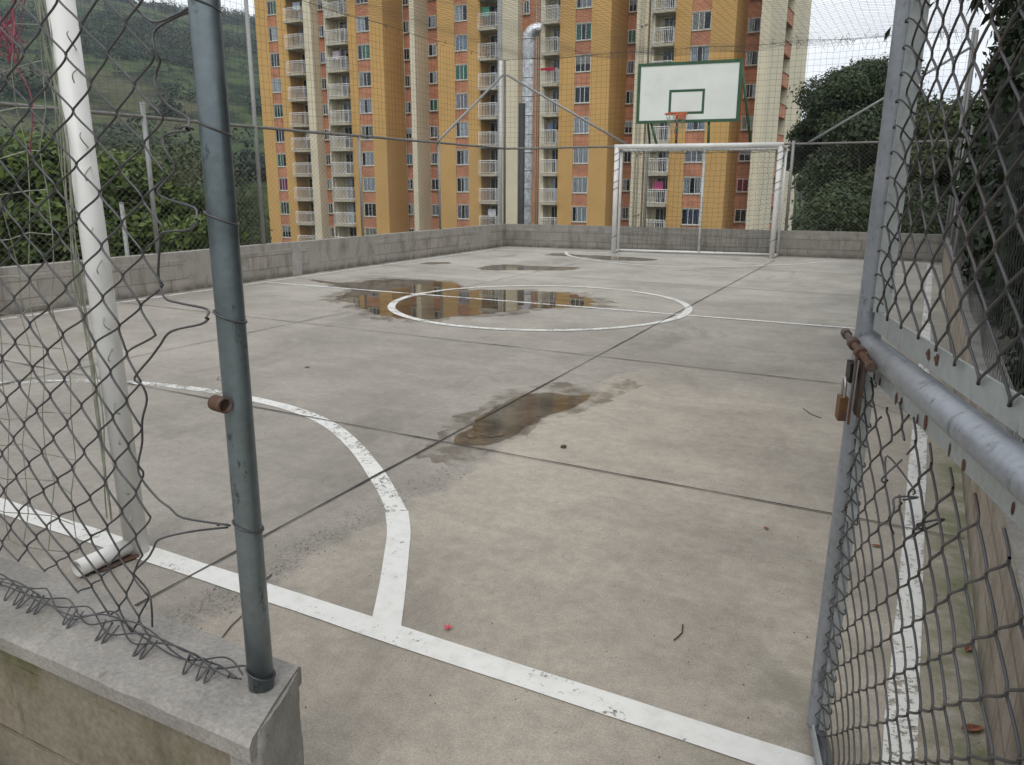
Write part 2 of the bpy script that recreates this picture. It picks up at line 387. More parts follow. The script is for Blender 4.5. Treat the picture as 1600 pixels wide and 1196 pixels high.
nt.links.new(tc.outputs['Generated'], mp.inputs[0]); nt.links.new(mp.outputs[0], nz.inputs['Vector'])
cr = wn('ShaderNodeValToRGB'); cr.color_ramp.elements[0].position = .3; cr.color_ramp.elements[0].color = (7.0, 7.5, 8.2, 1)
cr.color_ramp.elements[1].position = .68; cr.color_ramp.elements[1].color = (10.2, 10.4, 10.6, 1)
nt.links.new(nz.outputs['Fac'], cr.inputs[0])
mr = wn('ShaderNodeMapRange'); mr.inputs['From Min'].default_value = .25; mr.inputs['From Max'].default_value = .5; mr.inputs['To Min'].default_value = .72; mr.inputs['To Max'].default_value = 1
nt.links.new(nz.outputs['Fac'], mr.inputs[0])
mx = wn('ShaderNodeMix', data_type='RGBA'); nt.links.new(mr.outputs[0], mx.inputs[0]); nt.links.new(sky.outputs[0], mx.inputs[6]); nt.links.new(cr.outputs[0], mx.inputs[7])
nt.links.new(mx.outputs[2], bg.inputs[0]); nt.links.new(bg.outputs[0], out.inputs[0])
sl = bpy.data.lights.new('sun', 'SUN'); sl.energy = .9; sl.angle = R(22); sl.color = (1, .965, .91)
so = bpy.data.objects.new('sun', sl); COL.objects.link(so)
sd = Vector((math.sin(SUN_AZ)*math.cos(SUN_EL), math.cos(SUN_AZ)*math.cos(SUN_EL), math.sin(SUN_EL)))
so.rotation_euler = sd.to_track_quat('Z', 'Y').to_euler()
SC.view_settings.view_transform = 'Standard'; SC.view_settings.look = 'None'; SC.view_settings.gamma = 1; SC.view_settings.exposure = .36
try:
    SC.cycles.max_bounces = 8; SC.cycles.transparent_max_bounces = 24; SC.cycles.use_denoising = True; SC.cycles.denoiser = 'OPENIMAGEDENOISE'
    SC.cycles.sample_clamp_indirect = 8
except Exception: pass

def part(mb, name, mat, parent, bevel=0):
    # geometry given in world coordinates; the thing's empty carries only a location
    r = parent
    L = Vector((0, 0, 0))
    while r is not None: L += r.location; r = r.parent
    mb.v = [(p[0]-L.x, p[1]-L.y, p[2]-L.z) for p in mb.v]
    return mb.build(name, mat, parent, bevel)
def catmull(P, n=8, closed=False):
    P = [Vector(p) for p in P]; out = []; k = len(P)
    rng = range(k) if closed else range(k-1)
    for i in rng:
        g = (lambda j: P[j % k]) if closed else (lambda j: P[max(0, min(k-1, j))])
        a, b, c, d = g(i-1), g(i), g(i+1), g(i+2)
        for q in range(n):
            t = q/n; out.append(.5*((2*b)+(c-a)*t+(2*a-5*b+4*c-d)*t*t+(3*b-a-3*c+d)*t**3))
    if not closed: out.append(P[-1])
    return out

# ------------------------------------------------------------------ ground
def terrain():
    def lerp_tab(a, T):
        for (a0, e0), (a1, e1) in zip(T, T[1:]):
            if a0 <= a <= a1: return e0+(e1-e0)*(a-a0)/(a1-a0)
        return T[0][1] if a < T[0][0] else T[-1][1]
    T = [(-180, 2), (-60, 2), (-20, 1.0), (5, .5), (20, 2), (32, 6.5), (40, 9.6), (44.7, 10.3), (48.4, 10.55), (52, 11.0), (60, 11.6), (80, 12.5), (110, 8), (150, 3), (180, 2)]
    def h(x, y):
        r = math.hypot(x, y); a = math.degrees(math.atan2(-x, y))
        dx = max(-9.7-x, x-.9, 0); dy = max(-4-y, y-18.7, 0); d = math.hypot(dx, dy)
        if a < 8 and x > .5: near = -.3 - .02*d + .06*max(0, x-.9)
        else: near = -.3-min(d*.22, 4.5)
        if y > 25 and -75 < x < 0: near = min(near, -13)
        if r < 60: base = near
        else:
            e = lerp_tab(a, T); t = min(1, math.log(r/60)/math.log(620/60)); t = t*t*(3-2*t)*.35+t*.65
            el = -2.5*(1-t)+e*t
            z = r*math.tan(R(el)) if r <= 620 else 620*math.tan(R(e))-(r-620)*.05
            amp = min(1., (r-60)/200)
            z += amp*(noise.noise(Vector((x, y, 0))*.009)*9*(1-t*.6)+noise.noise(Vector((x, y, 3))*.03)*2.2*(1-t*.5)+noise.noise(Vector((x, y, 5))*.1)*.5)
            k = min(1, (r-60)/50); base = near*(1-k)+z*k
            if y > 25 and -75 < x < 0 and r < 110: base = min(base, -12)
        return base
    m = MB(); rs = [0.]
    r = 2.
    while r < 1300: rs.append(r); r *= 1.045
    rs.append(1500)
    NA = 300
    # finer steps over the mountain side
    for ri, r in enumerate(rs):
        for i in range(NA):
            a = 2*PI*i/NA; x = -math.sin(a)*r; y = math.cos(a)*r
            m.v.append((x, y, max(-120, h(x, y))))
    for ri in range(len(rs)-1):
        for i in range(NA):
            j = (i+1) % NA; m.f.append((ri*NA+i, ri*NA+j, (ri+1)*NA+j, (ri+1)*NA+i)); m.mi.append(0); m.sm.append(True)
    t = NT('hill_vegetation'); c = t.coord()
    g1 = t.noise(c, .012, 6, .6); g2 = t.noise(c, .045, 7, .65, .5); g3 = t.noise(c, .35, 5, .7)
    base = t.mix(t.ramp(g1, .38, .62), (.045, .078, .026), (.08, .10, .04))
    base = t.mix(t.ramp(g2, .46, .56), base, (.012, .026, .014))
    base = t.mix(t.ramp(g1, .52, .66, 0, .6), base, (.10, .09, .06))
    k = t.ramp(g3, .3, .7, .7, 1.3); base = t.mix(1., base, t.comb(k, k, k), 'MULTIPLY')
    o = m.build('terrain', t.done(t.bsdf(base, .95, 0, t.bump(t.math('ADD', g2, g3), .8, 3), .1)))
    tag(o, 'green hills and sloping ground around the raised court', kind='structure')
    return h
H = terrain()

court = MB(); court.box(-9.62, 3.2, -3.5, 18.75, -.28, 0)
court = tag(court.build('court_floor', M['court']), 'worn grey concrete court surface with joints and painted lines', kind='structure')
def strip(name, pts, wd, mat, z, label, closed=False, wob=.0):
    pts = [Vector((p[0], p[1], 0)) for p in pts]; m = MB(); k = len(pts); L = []; Rr = []
    # subdivide straight runs so that edges can wander
    for i, p in enumerate(pts):
        a = pts[i-1] if (i > 0 or closed) else pts[i]; b = pts[(i+1) % k] if (i < k-1 or closed) else pts[i]
        t = (b-a).normalized(); n = Vector((-t.y, t.x, 0))
        e = wob*noise.noise(Vector((p.x*3, p.y*3, 1))); e2 = wob*noise.noise(Vector((p.x*3, p.y*3, 9)))
        L.append(p+n*(wd/2+e)); Rr.append(p-n*(wd/2+e2))
    rng = range(k) if closed else range(k-1)
    for i in rng:
        j = (i+1) % k
        m.quad((*Rr[i].xy, z), (*Rr[j].xy, z), (*L[j].xy, z), (*L[i].xy, z))
    o = m.build(name, mat, court)
    if label: o['label'] = label
    return o
def seg(a, b, n=40): return [(a[0]+(b[0]-a[0])*i/n, a[1]+(b[1]-a[1])*i/n) for i in range(n+1)]
ARC = [(-1.50, 1.925), (-1.65, 2.17), (-1.80, 2.41), (-1.925, 2.60), (-2.068, 2.782), (-2.435, 3.12), (-2.883, 3.47), (-3.237, 3.69), (-3.582, 3.83), (-3.98, 3.91), (-4.45, 3.95)]
c1 = catmull([Vector((x, y, 0)) for x, y in ARC[:5]], 6); c2_ = catmull([Vector((x, y, 0)) for x, y in ARC[4:]], 8)
mir = [(-8.95-x, y) for x, y in ARC][::-1]
strip('painted_line', seg((-9.3, 1.985), (.15, 1.915), 60), .105, M['line_new'], .0036, 'near end line, thick and fairly fresh', wob=.006)
strip('painted_line', c1, .105, M['line_new'], .0028, 'freshly repainted foot of the near arc', wob=.004)
strip('painted_line', c2_, .092, M['line'], .0028, 'flaking near goal arc', wob=.006)
strip('painted_line', catmull([Vector((x, y, 0)) for x, y in mir], 6), .09, M['line_worn'], .0028, 'worn far side of the near arc', wob=.006)
strip('painted_line', seg((.10, 1.98), (.125, 17.8), 60), .085, M['line_side'], .0028, 'side line beside the right wall', wob=.006)
strip('painted_line', seg((-9.22, 2.05), (-9.2, 16.5), 60), .09, M['line'], .0028, 'side line beside the left wall', wob=.006)
strip('painted_line', seg((-9.15, 16.62), (.10, 17.85), 40), .08, M['line'], .0028, 'far end line', wob=.006)
strip('painted_line', seg((-9.1, 9.10), (.05, 9.13), 60), .07, M['line'], .0056, 'halfway line', wob=.006)
CX, CY, CR = -4.36, 9.09, 1.90
strip('painted_line', [(CX+CR*math.cos(2*PI*i/96), CY+CR*math.sin(2*PI*i/96)) for i in range(96)], .095, M['line'], .0062, 'centre circle', True, wob=.008)
strip('painted_line', catmull([Vector((x, y, 0)) for x, y in [(-7.35, 16.75), (-6.9, 15.9), (-5.96, 15.1), (-4.86, 14.65), (-3.89, 14.75), (-2.87, 15.6), (-2.2, 16.4), (-1.63, 17.45)]], 8), .08, M['line'], .0056, 'far goal arc', wob=.006)
for a, b in (((-2.36, -.5), (-2.74, 17.0)), ((-6.16, .9), (-6.05, 16.9))):
    strip('expansion_joint', seg(a, b, 120), .011, M['joint'], .0068, None, wob=.007)
for a, b in (((-9.4, 3.86), (.30, 3.71)), ((-9.4, 6.58), (.30, 6.40)), ((-9.4, 12.2), (.33, 11.9)), ((-9.4, 15.0), (.33, 14.9))):
    strip('expansion_joint', seg(a, b, 90), .011 if b[1] < 8 else .014, M['joint'], .0074, None, wob=.007)
# hairline cracks
def crack(a, b, wd=.006, amp=.08):
    n = 50; pts = []
    for i in range(n+1):
        t = i/n; x = a[0]+(b[0]-a[0])*t; y = a[1]+(b[1]-a[1])*t
        q = Vector((x*1.7, y*1.7, 4)); pts.append((x+amp*noise.noise(q)+.02*noise.noise(q*6), y+amp*noise.noise(q+Vector((9, 0, 0)))+.02*noise.noise(q*6+Vector((3, 0, 0)))))
    strip('crack', pts, wd, M['joint'], .0046, None, wob=.004)
crack((-2.12, 2.0), (-1.9, 1.45), .005)
crack((-9.0, 11.0), (-6.2, 10.9), .007, .2)
crack((-.3, 6.1), (.3, 5.2), .004, .15)
crack((-5.9, 5.3), (-4.6, 4.2), .004, .25)

P1 = [(-8.75, 9.727), (-7.95, 9.62), (-7.766, 10.25), (-6.9, 10.6), (-6.45, 10.42), (-6.05, 9.95), (-5.75, 9.95), (-5.1, 10.25), (-4.4, 10.2), (-4.0, 9.95), (-3.77, 9.459), (-3.902, 8.95), (-4.39, 8.45), (-4.562, 7.95), (-4.80, 7.55), (-5.137, 7.285), (-5.738, 7.479), (-6.478, 7.909), (-7.0, 8.25), (-7.3, 8.9), (-7.9, 9.3)]
P2 = [(-2.39, 3.79), (-2.43, 3.93), (-2.41, 4.12), (-2.50, 4.43), (-2.52, 4.83), (-2.40, 5.06), (-2.2, 5.08), (-2.06, 5.16), (-2.03, 4.87), (-2.10, 4.56), (-2.11, 4.2), (-2.12, 3.95), (-2.18, 3.82), (-2.30, 3.75)]
P3 = [(-7.359, 12.6), (-7.4, 13.1), (-7.1, 13.5), (-6.425, 13.5), (-5.842, 13.65), (-5.651, 13.4), (-5.93, 12.9), (-6.433, 12.7), (-6.935, 12.4)]
P4 = [(-7.5, 15.9), (-7.3, 16.35), (-6.65, 16.2), (-5.6, 16.2), (-4.9, 15.95), (-5.1, 15.5), (-5.8, 15.35), (-6.6, 15.75), (-7.0, 15.7)]
P5 = [(-8.75, 12.85), (-8.65, 13.2), (-8.35, 13.25), (-8.3, 12.85), (-8.5, 12.7)]
def pool(name, P, mat, z, label, grow=1., rag=.08, parent=None):
    c = Vector((sum(p[0] for p in P)/len(P), sum(p[1] for p in P)/len(P), 0))
    pts = catmull([Vector((p[0], p[1], 0)) for p in P], 24, True); m = MB(); ring = []
    for p in pts:
        d = (p-c); q = c+d*grow
        q += d.normalized()*rag*(1.6*noise.noise(p*2.3)+1.1*noise.noise(p*6)+.6*noise.noise(p*15)+.3*noise.noise(p*40))
        ring.append((q.x, q.y, z))
    ar = sum(a[0]*b[1]-b[0]*a[1] for a, b in zip(ring, ring[1:]+ring[:1]))
    m.poly(ring if ar > 0 else ring[::-1])
    o = m.build(name, mat, parent)
    if label: tag(o, label, kind='structure')
    return o
M['puddle'] = m_puddle('standing_water', (.74, .68, .60), 1.42)
M['puddle_thin'] = m_puddle('thin_water_film', (.70, .67, .62), 1.33, .08)
def m_wet(name):
    t = NT(name); c = t.coord()
    n1 = t.noise(c, 3.2, 9, .75)
    gl = t.n('ShaderNodeBsdfGlossy'); gl.inputs['Roughness'].default_value = .3
    tr = t.n('ShaderNodeBsdfTransparent'); t.put(tr.inputs['Color'], t.mix(t.ramp(n1, .40, .60), (.72, .70, .67), (1, 1, 1)))
    mx = t.n('ShaderNodeMixShader'); t.put(mx.inputs[0], t.ramp(n1, .42, .55, .05, 0)); t.l(tr.outputs[0], mx.inputs[1]); t.l(gl.outputs[0], mx.inputs[2])
    return t.done(mx.outputs[0])
M['wet'] = m_wet('damp_concrete_film')
pool('water', P1, M['puddle'], .0046, 'long shallow puddle in the centre circle reflecting the ochre towers')
pool('water', P2, M['puddle_thin'], .0046, 'small muddy puddle beside the joint in the near half', rag=.03)
pool('water', P3, M['puddle_thin'], .0046, 'shallow puddle beyond the centre circle')
pool('water', P4, M['puddle_thin'], .0046, 'thin puddle on the far arc in front of the goal')
pool('water', P5, M['puddle_thin'], .0046, 'smallest puddle near the left wall')
pool('damp_patch', P1, M['wet'], .0038, 'damp margin of the centre puddle', 1.12, .16)
pool('damp_patch', [(-2.4, 3.45), (-2.6, 4.2), (-2.65, 5.0), (-2.4, 5.4), (-1.85, 5.75), (-1.95, 4.7), (-2.08, 3.9), (-2.15, 3.4)], M['wet'], .0038, 'damp stain around the small near puddle', 1., .1)
mm_ = MB()
for x, y, s in ((-2.33, 3.93, .035), (-2.29, 3.98, .016), (-2.2, 4.03, .03), (-2.22, 3.98, .018), (-2.15, 4.5, .015), (-2.38, 4.05, .012)):
    ring = [(x+s*(.9+.5*noise.noise(Vector((i, x*9, 0))))*math.cos(i*PI/6), y+1.3*s*(.9+.5*noise.noise(Vector((i, y*9, 2))))*math.sin(i*PI/6), .0060) for i in range(12)]
    mm_.poly(ring)
tag(mm_.build('silt', M['mud']), 'brown silt lying in the small near puddle', kind='stuff')

# ------------------------------------------------------------------ low walls
def wall(name, a, b, th, z1, mat, label, side=1, cop=None, z0=-.25):
    # runs from a to b; thickness laid to the outside; local x along the wall
    d = Vector((b[0]-a[0], b[1]-a[1])); L = d.length; ang = math.atan2(d.y, d.x)
    m = MB(); n = 40
    y0, y1 = (0, th) if side > 0 else (-th, 0)
    # slightly uneven top edge
    top = [z1+.006*noise.noise(Vector((i*.37, a[0], a[1]))) for i in range(n+1)]
    for i in range(n):
        x0, x1 = L*i/n, L*(i+1)/n
        m.quad((x0, y0, z0), (x1, y0, z0), (x1, y0, top[i+1]), (x0, y0, top[i]))
        m.quad((x1, y1, z0), (x0, y1, z0), (x0, y1, top[i]), (x1, y1, top[i+1]))
        m.quad((x0, y0, top[i]), (x1, y0, top[i+1]), (x1, y1, top[i+1]), (x0, y1, top[i]))
    m.quad((0, y1, z0), (0, y0, z0), (0, y0, top[0]), (0, y1, top[0])); m.quad((L, y0, z0), (L, y1, z0), (L, y1, top[n]), (L, y0, top[n]))
    o = m.build(name, mat); o.location = (a[0], a[1], 0); o.rotation_euler.z = ang
    if cop:
        m = MB()
        for i in range(n): m.quad((L*i/n, y0+.006, top[i]+.004), (L*(i+1)/n, y0+.006, top[i+1]+.004), (L*(i+1)/n, y1, top[i+1]+.004), (L*i/n, y1, top[i]+.004))
        m.build('coping', cop, o)
    tag(o, label, 'wall'); return o
WL = -9.42
wall('block_wall', (WL, 1.05), (WL, 17.62), .16, .555, M['wall_left'], 'long low grey block wall along the left side of the court', 1)
wall('block_wall', (-9.58, 17.64), (.50, 18.35), .16, .555, M['wall_far'], 'low grey block wall across the far end behind the goal', 1)
wall('block_wall', (.34, 18.33), (.31, 1.1), .17, .50, M['wall_right'], 'stained low block wall running along the right side', 1, M['coping'])
# pale cement patch (pilaster scar) on the left wall
m = MB(); m.box(WL-.01, WL+.012, 10.0, 10.22, 0.005, .53); o = tag(m.build('cement_pilaster', m_cement('pale_cement', (.42, .40, .37))), 'pale cement patch on the left block wall', 'patch')

# near wall with its broken coping
nw = empty('block_wall', (-1.5, 1.0, 0), 'mossy near block wall under a cement coping at bottom left', 'wall')
m = MB()
NX = 44
def ragged(i, s, amp): return amp*noise.noise(Vector((i*.9, s, 0)))+amp*.5*noise.noise(Vector((i*2.7, s, 5)))
for i in range(NX):
    x0 = -9.4+(8.37)*i/NX; x1 = -9.4+(8.37)*(i+1)/NX
    y0a, y0b = .905+ragged(i, 1, .004), .905+ragged(i+1, 1, .004)
    m.quad((x0, y0a, -.6), (x1, y0b, -.6), (x1, y0b, .45), (x0, y0a, .45))
    m.quad((min(x1, -1.1), 1.075, -.6), (x0, 1.075, -.6), (x0, 1.075, .45), (min(x1, -1.1), 1.075, .45))

part(m, 'wall', M['wall_near'], nw)
m = MB()
NC = 110
prof = []
for i in range(NC+1):
    x = -9.4+8.42*i/NC
    sl_ = max(0, (x+1.6)/.62)
    e = .5*ragged(i, 3, .006)
    prof.append([(px_-sl_*.38*(py_-.87)-.02*sl_, py_, pz_) for px_, py_, pz_ in [(x, .868+e, .452+.4*ragged(i, 7, .006)), (x, .866+e, .488+e), (x, .878+e, .499), (x, .98, .503+.3*e), (x, 1.092, .499), (x, 1.102+e, .488), (x, 1.10, .452)]])
for i in range(NC):
    for k in range(6): 
        a, b = prof[i], prof[i+1]; m.quad(a[k], b[k], b[k+1], a[k+1])
    m.quad(prof[i][6], prof[i+1][6], prof[i+1][0], prof[i][0])
m.poly(prof[NC])
part(m, 'coping', M['coping'], nw)
m = MB()   # rough cement smeared under the coping and down the end
for i in range(NC):
    x0, x1 = min(prof[i][0][0], -1.02), min(prof[i+1][0][0], -1.02)
    d0 = .422+ragged(i, 11, .016); d1 = .422+ragged(i+1, 11, .016)
    m.quad((x0, .897, d0), (x1, .897, d1), (x1, .884, .4535), (x0, .884, .4535)); m.quad((x0, .903, d0-.006), (x1, .903, d1-.006), (x1, .897, d1), (x0, .897, d0))
part(m, 'mortar_bed', M['wall_near'], nw)
m = MB()
ring = []
for z, s in ((-.55, 0), (-.1, .006), (.15, .0), (.3, .012), (.38, -.004), (.46, .01), (.494, -.004)):
    ring.append([(-1.09, .896, z), (-1.025+s*.4, .892-s*.3, z), (-1.012+s*.5, .91, z), (-1.035-s*.5, .98, z), (-1.062+s*.5, 1.05, z), (-1.085, 1.085, z), (-1.13, 1.09, z)])
rows = []; NOISE_AMP = 1
for qi in range(len(ring)-1):
    for q in range(5):
        t = q/5; rows.append([tuple(ring[qi][k][c]*(1-t)+ring[qi+1][k][c]*t for c in range(3)) for k in range(7)])
rows.append(ring[-1]); rows = [catmull(r_, 4) for r_ in rows]
rows = [[p+Vector((1, -.3, 0))*(.006*noise.noise(p*14)+.003*noise.noise(p*50)) for p in r_] for r_ in rows]
nr_ = len(rows[0])
for r_ in rows: m.v += [tuple(p) for p in r_]
for a in range(len(rows)-1):
    for k in range(nr_-1): m.f.append((a*nr_+k, a*nr_+k+1, (a+1)*nr_+k+1, (a+1)*nr_+k)); m.mi.append(0); m.sm.append(True)
m.poly(rows[-1])
o = part(m, 'end_render', m_cement('end_cement', (.28, .268, .24), moss=.5), nw, 0)

# ------------------------------------------------------------------ fences
def chainlink(mb, O, U, N, L, z0, z1, w, h, r, sides=3, sub=1, fn=None, skip=None, x0=0.):
    """woven fence wire: flattened helices that hook through each other; O origin, U along, N normal"""
    O, U, N = Vector(O), Vector(U), Vector(N); nk = int(L/(w/2)); nz = int(round((z1-z0)/(h/2)))
    for k in range(nk):
        xc = x0+k*w/2+w/4; pts = []
        for j in range(nz):
            s = 1 if (j+k) % 2 == 0 else -1
            for q in range(sub):
                t = q/sub; x = -s+2*s*t
                if sub > 1:
                    x = max(-1, min(1, x*1.0)); nn = s*math.sin(PI*min(1, t))**.35*r*1.15
                    if sub > 2: x = math.sin(x*PI/2)*.35+x*.65
                else: nn = s*r*.9
                ex = xc+x*(w/4+r*.9); z = z0+(j+t)*h/2
                dx = dn = dz = 0
                if fn: dx, dn, dz = fn(ex, z)
                p = O+U*(ex+dx)+N*(nn+dn); pts.append((p.x, p.y, z+dz))
        if skip: 
            for run in skip(k, pts):
                if len(run) > 2: mb.tube(run, r, sides, False)
        else: mb.tube(pts, r, sides, False)

def fence(name, label, a, b, zb, zr, posts, tall=(), L3=None, w=.10, h=.085, r=.0023, group=None, wm='wire_far', railto=1.):
    d = Vector((b[0]-a[0], b[1]-a[1], 0)); L = d.length; U = d.normalized(); N = Vector((-U.y, U.x, 0))
    f = empty(name, (a[0], a[1], 0), label, 'fence', group)
    m = MB(); n = 60
    m.tube([(a[0]+U.x*L*railto*i/n, a[1]+U.y*L*railto*i/n, zr+.012*noise.noise(Vector((i*.2, a[0], 0)))) for i in range(n+1)], .024, 8)
    # lacing wire round the rail
    pts = []
    for i in range(int(L*railto/.02)):
        q = i*.02; th = q/.17*2*PI; p = Vector((a[0], a[1], 0))+U*q+N*(.029*math.cos(th)); pts.append((p.x, p.y, zr+.029*math.sin(th)))
    m.tube(pts, .003, 3, False)
    part(m, 'top_rail', M['rail'], f)
    m = MB(); chainlink(m, (a[0], a[1], 0), U, N, L, zb, zr-.01, w, h, r, 3, 1, fn=lambda x, z: (.008*noise.noise(Vector((x, z, 1))), .02*noise.noise(Vector((x*.8, z*.8, 7))), 0))
    part(m, 'wire_mesh', M[wm], f)
    for s in posts:
        m = MB(); p = Vector((a[0], a[1], 0))+U*s
        m.tube([(p.x, p.y, zb-.04), (p.x, p.y, zr)], .026, 10); part(m, 'post', M['post'], f)
    for s, zt in tall:
        m = MB(); p = Vector((a[0], a[1], 0))+U*s
        m.tube([(p.x, p.y, zb-.04), (p.x, p.y, zt)], .032, 12); part(m, 'post', M['post'], f)
    return f, U, N, L
ZR = 2.37
fl, U, N, L = fence('chain_link_fence', 'chain link fence with posts on the left block wall', (-9.48, 1.1), (-9.48, 17.68), .545, ZR, [10.9, 13.6], [(6.35, 2.56), (8.35, 4.42), (2.6, 4.42)])
ff, U, N, L = fence('chain_link_fence', 'chain link fence on the far wall between corner post and trees', (-9.48, 17.7), (.42, 18.4), .545, ZR, [3.6], [(6.75, 2.44), (9.85, 4.45)])
m = MB(); m.tube([(-9.48, 17.69, .5), (-9.48, 17.69, 4.42)], .03, 12); o = part(m, 'corner_post', M['rail'], ff)
m = MB(); m.tube([(-9.57, 17.66, .5), (-9.57, 17.66, 4.40)], .034, 12); o = part(m, 'corner_post', M['gpaint'], ff); o['label'] = 'white painted pipe beside the corner post'
def bar(parent, name, a, b, r, mat):
    m = MB(); m.tube([a, b], r, 10); return part(m, name, mat, parent)
bar(fl, 'brace', (-9.48, 17.62, 4.08), (-9.48, 14.65, 2.39), .028, M['post'])
bar(ff, 'brace', (-9.42, 17.70, 4.08), (-6.35, 17.93, 2.39), .028, M['post'])
bar(ff, 'brace', (.36, 18.38, 4.12), (-2.45, 18.2, 2.39), .026, M['post'])
fr, U, N, L = fence('chain_link_fence', 'chain link fence above the right block wall beside dark foliage', (.40, 18.4), (.40, 1.15), .49, ZR, [2.4, 5.2], [(.05, 4.4)], w=.125, h=.11, r=.0014, wm='wire_dark', railto=.2)
bar(fr, 'brace', (.40, 15.8, 1.0), (.40, 18.1, 1.9), .02, M['post'])
# a post standing outside the left fence
m = MB(); m.tube([(-11.5, 8.45, -2.2), (-11.5, 8.45, 1.2)], .035, 10); m.tube([(-11.5, 8.45, 1.2), (-11.5, 8.45, 1.215)], .04, 10)
tag(m.build('steel_post', M['post']), 'short pale post standing in the bushes outside the left fence', 'post')

# upper cord netting: two sides and a roof
def net(mb, f, na, nb, r, jit=.012, drop=.0):
    P = [[None]*(nb+1) for _ in range(na+1)]
    for i in range(na+1):
        for j in range(nb+1):
            p = Vector(f(i, j)); q = p*5.3
            P[i][j] = p+Vector((noise.noise(q), noise.noise(q+Vector((7, 0, 0))), noise.noise(q+Vector((0, 7, 0)))))*jit
    for i in range(na+1): 
        if random.random() >= drop: mb.tube(P[i], r, 3, False)
    for j in range(nb+1): mb.tube([P[i][j] for i in range(na+1)], r, 3, False)
ZT = 4.40
def sag(y, x): return 0
nn = empty('court_net', (-9.48, 17.7, ZR), 'dark cord net walls and roof stretched over the court', 'net')
m = MB(); ny = 140; net(m, lambda i, j: (-9.48+.05*math.sin(i*.15), 1.2+16.4*i/ny, ZR+.03+(ZT-ZR-.05)*j/17-.03*math.sin(i/9.)), ny, 17, .0019)
part(m, 'side_net', M['cord'], nn)
m = MB(); nx = 82; net(m, lambda i, j: (-9.45+9.85*i/nx, 17.7+.7*i/nx, ZR+.03+(ZT-ZR-.02)*j/17-.02*math.sin(i/7.)), nx, 17, .0022)
part(m, 'side_net', M['cord'], nn)
m = MB(); nx, ny = 82, 112
def roof(i, j):
    u = i/nx; v = j/ny; x = -9.45+9.85*u; y = 4.2+(13.45+.7*u)*v
    s = .16*math.sin(PI*u)*(.5+.5*math.sin(PI*min(1, v*1.0)))+.05*math.sin(v*9)
    return (x, y, ZT-s*math.sin(PI*u)*1.2+.03*math.sin(i*.5))
net(m, roof, nx, ny, .0018, .012)
part(m, 'roof_net', M['cord'], nn)
m = MB()   # edge ropes, lacing and torn ends
m.tube([(-9.48, 1.2+16.45*i/60, ZT-.015*math.sin(i*.7)) for i in range(61)], .0045, 5)
m.tube([(-9.45+9.85*i/60, 17.68+.7*i/60, ZT+.02*math.sin(i*.5)) for i in range(61)], .0045, 5)
for i in range(70):
    u = random.random(); x = -9.45+9.85*u; y = 17.68+.7*u
    if random.random() < .5: x = -9.48; y = 5+12.5*u
    if i > 42: x = -3.4+3.6*random.random(); y = 18.2
    z = ZT; pts = [(x, y, z)]
    for q in range(5):
        x += random.uniform(-.05, .05); y += random.uniform(-.02, .02); z -= random.uniform(.0, .07) if random.random() < .8 else -.05; pts.append((x, y, z))
    m.tube([tuple(p) for p in catmull([Vector(p) for p in pts], 3)], random.uniform(.0025, .0045), 4, False)
for i in range(9):
    x = -2.2+.28*i; m.tube([(x, 18.2, ZT), (x+.1, 18.2, ZT-.22), (x+.2, 18.2, ZT)], .004, 4, False)
part(m, 'edge_rope', M['cord'], nn)

# ------------------------------------------------------------------ near post, near fence panel
def helix_tie(mb, x, y, z, r, rw, turns=1.15, tilt=.012):
    n = int(26*turns); mb.tube([(x+r*math.cos(2*PI*i/26+2.2), y+r*math.sin(2*PI*i/26+2.2), z+tilt*math.sin(2*PI*i/26)+.004*i/n) for i in range(n+1)], rw, 5)
np_ = empty('fence_post', (-1.1, 1.0, .5), 'thick galvanised post standing on the end of the near coping', 'post')
m = MB(); m.tube([(-1.1+.0008*i, 1.0, .498+.25*i) for i in range(10)], .0256, 28); part(m, 'pole', M['galv'], np_)
m = MB(); m.pipe((-1.120, .966, 1.112), (-1.086, .960, 1.112), .0145, .0118, 24); m.poly([(-1.102, .962+.0118*math.cos(q*PI/8), 1.112+.0118*math.sin(q*PI/8)) for q in range(16)])
part(m, 'latch_socket', M['rustpipe'], np_)
for z in (1.785, 1.590, 1.440, 1.266, .858, .535):
    m = MB(); helix_tie(m, -1.099, 1.0, z, .0275, .0022)
    if z in (1.590, .858): m.tube([(-1.13, .985, z), (-1.138, .975, z+.006), (-1.15, .97, z+.002)], .002, 5)
    part(m, 'wire_tie', M['wire'], np_)

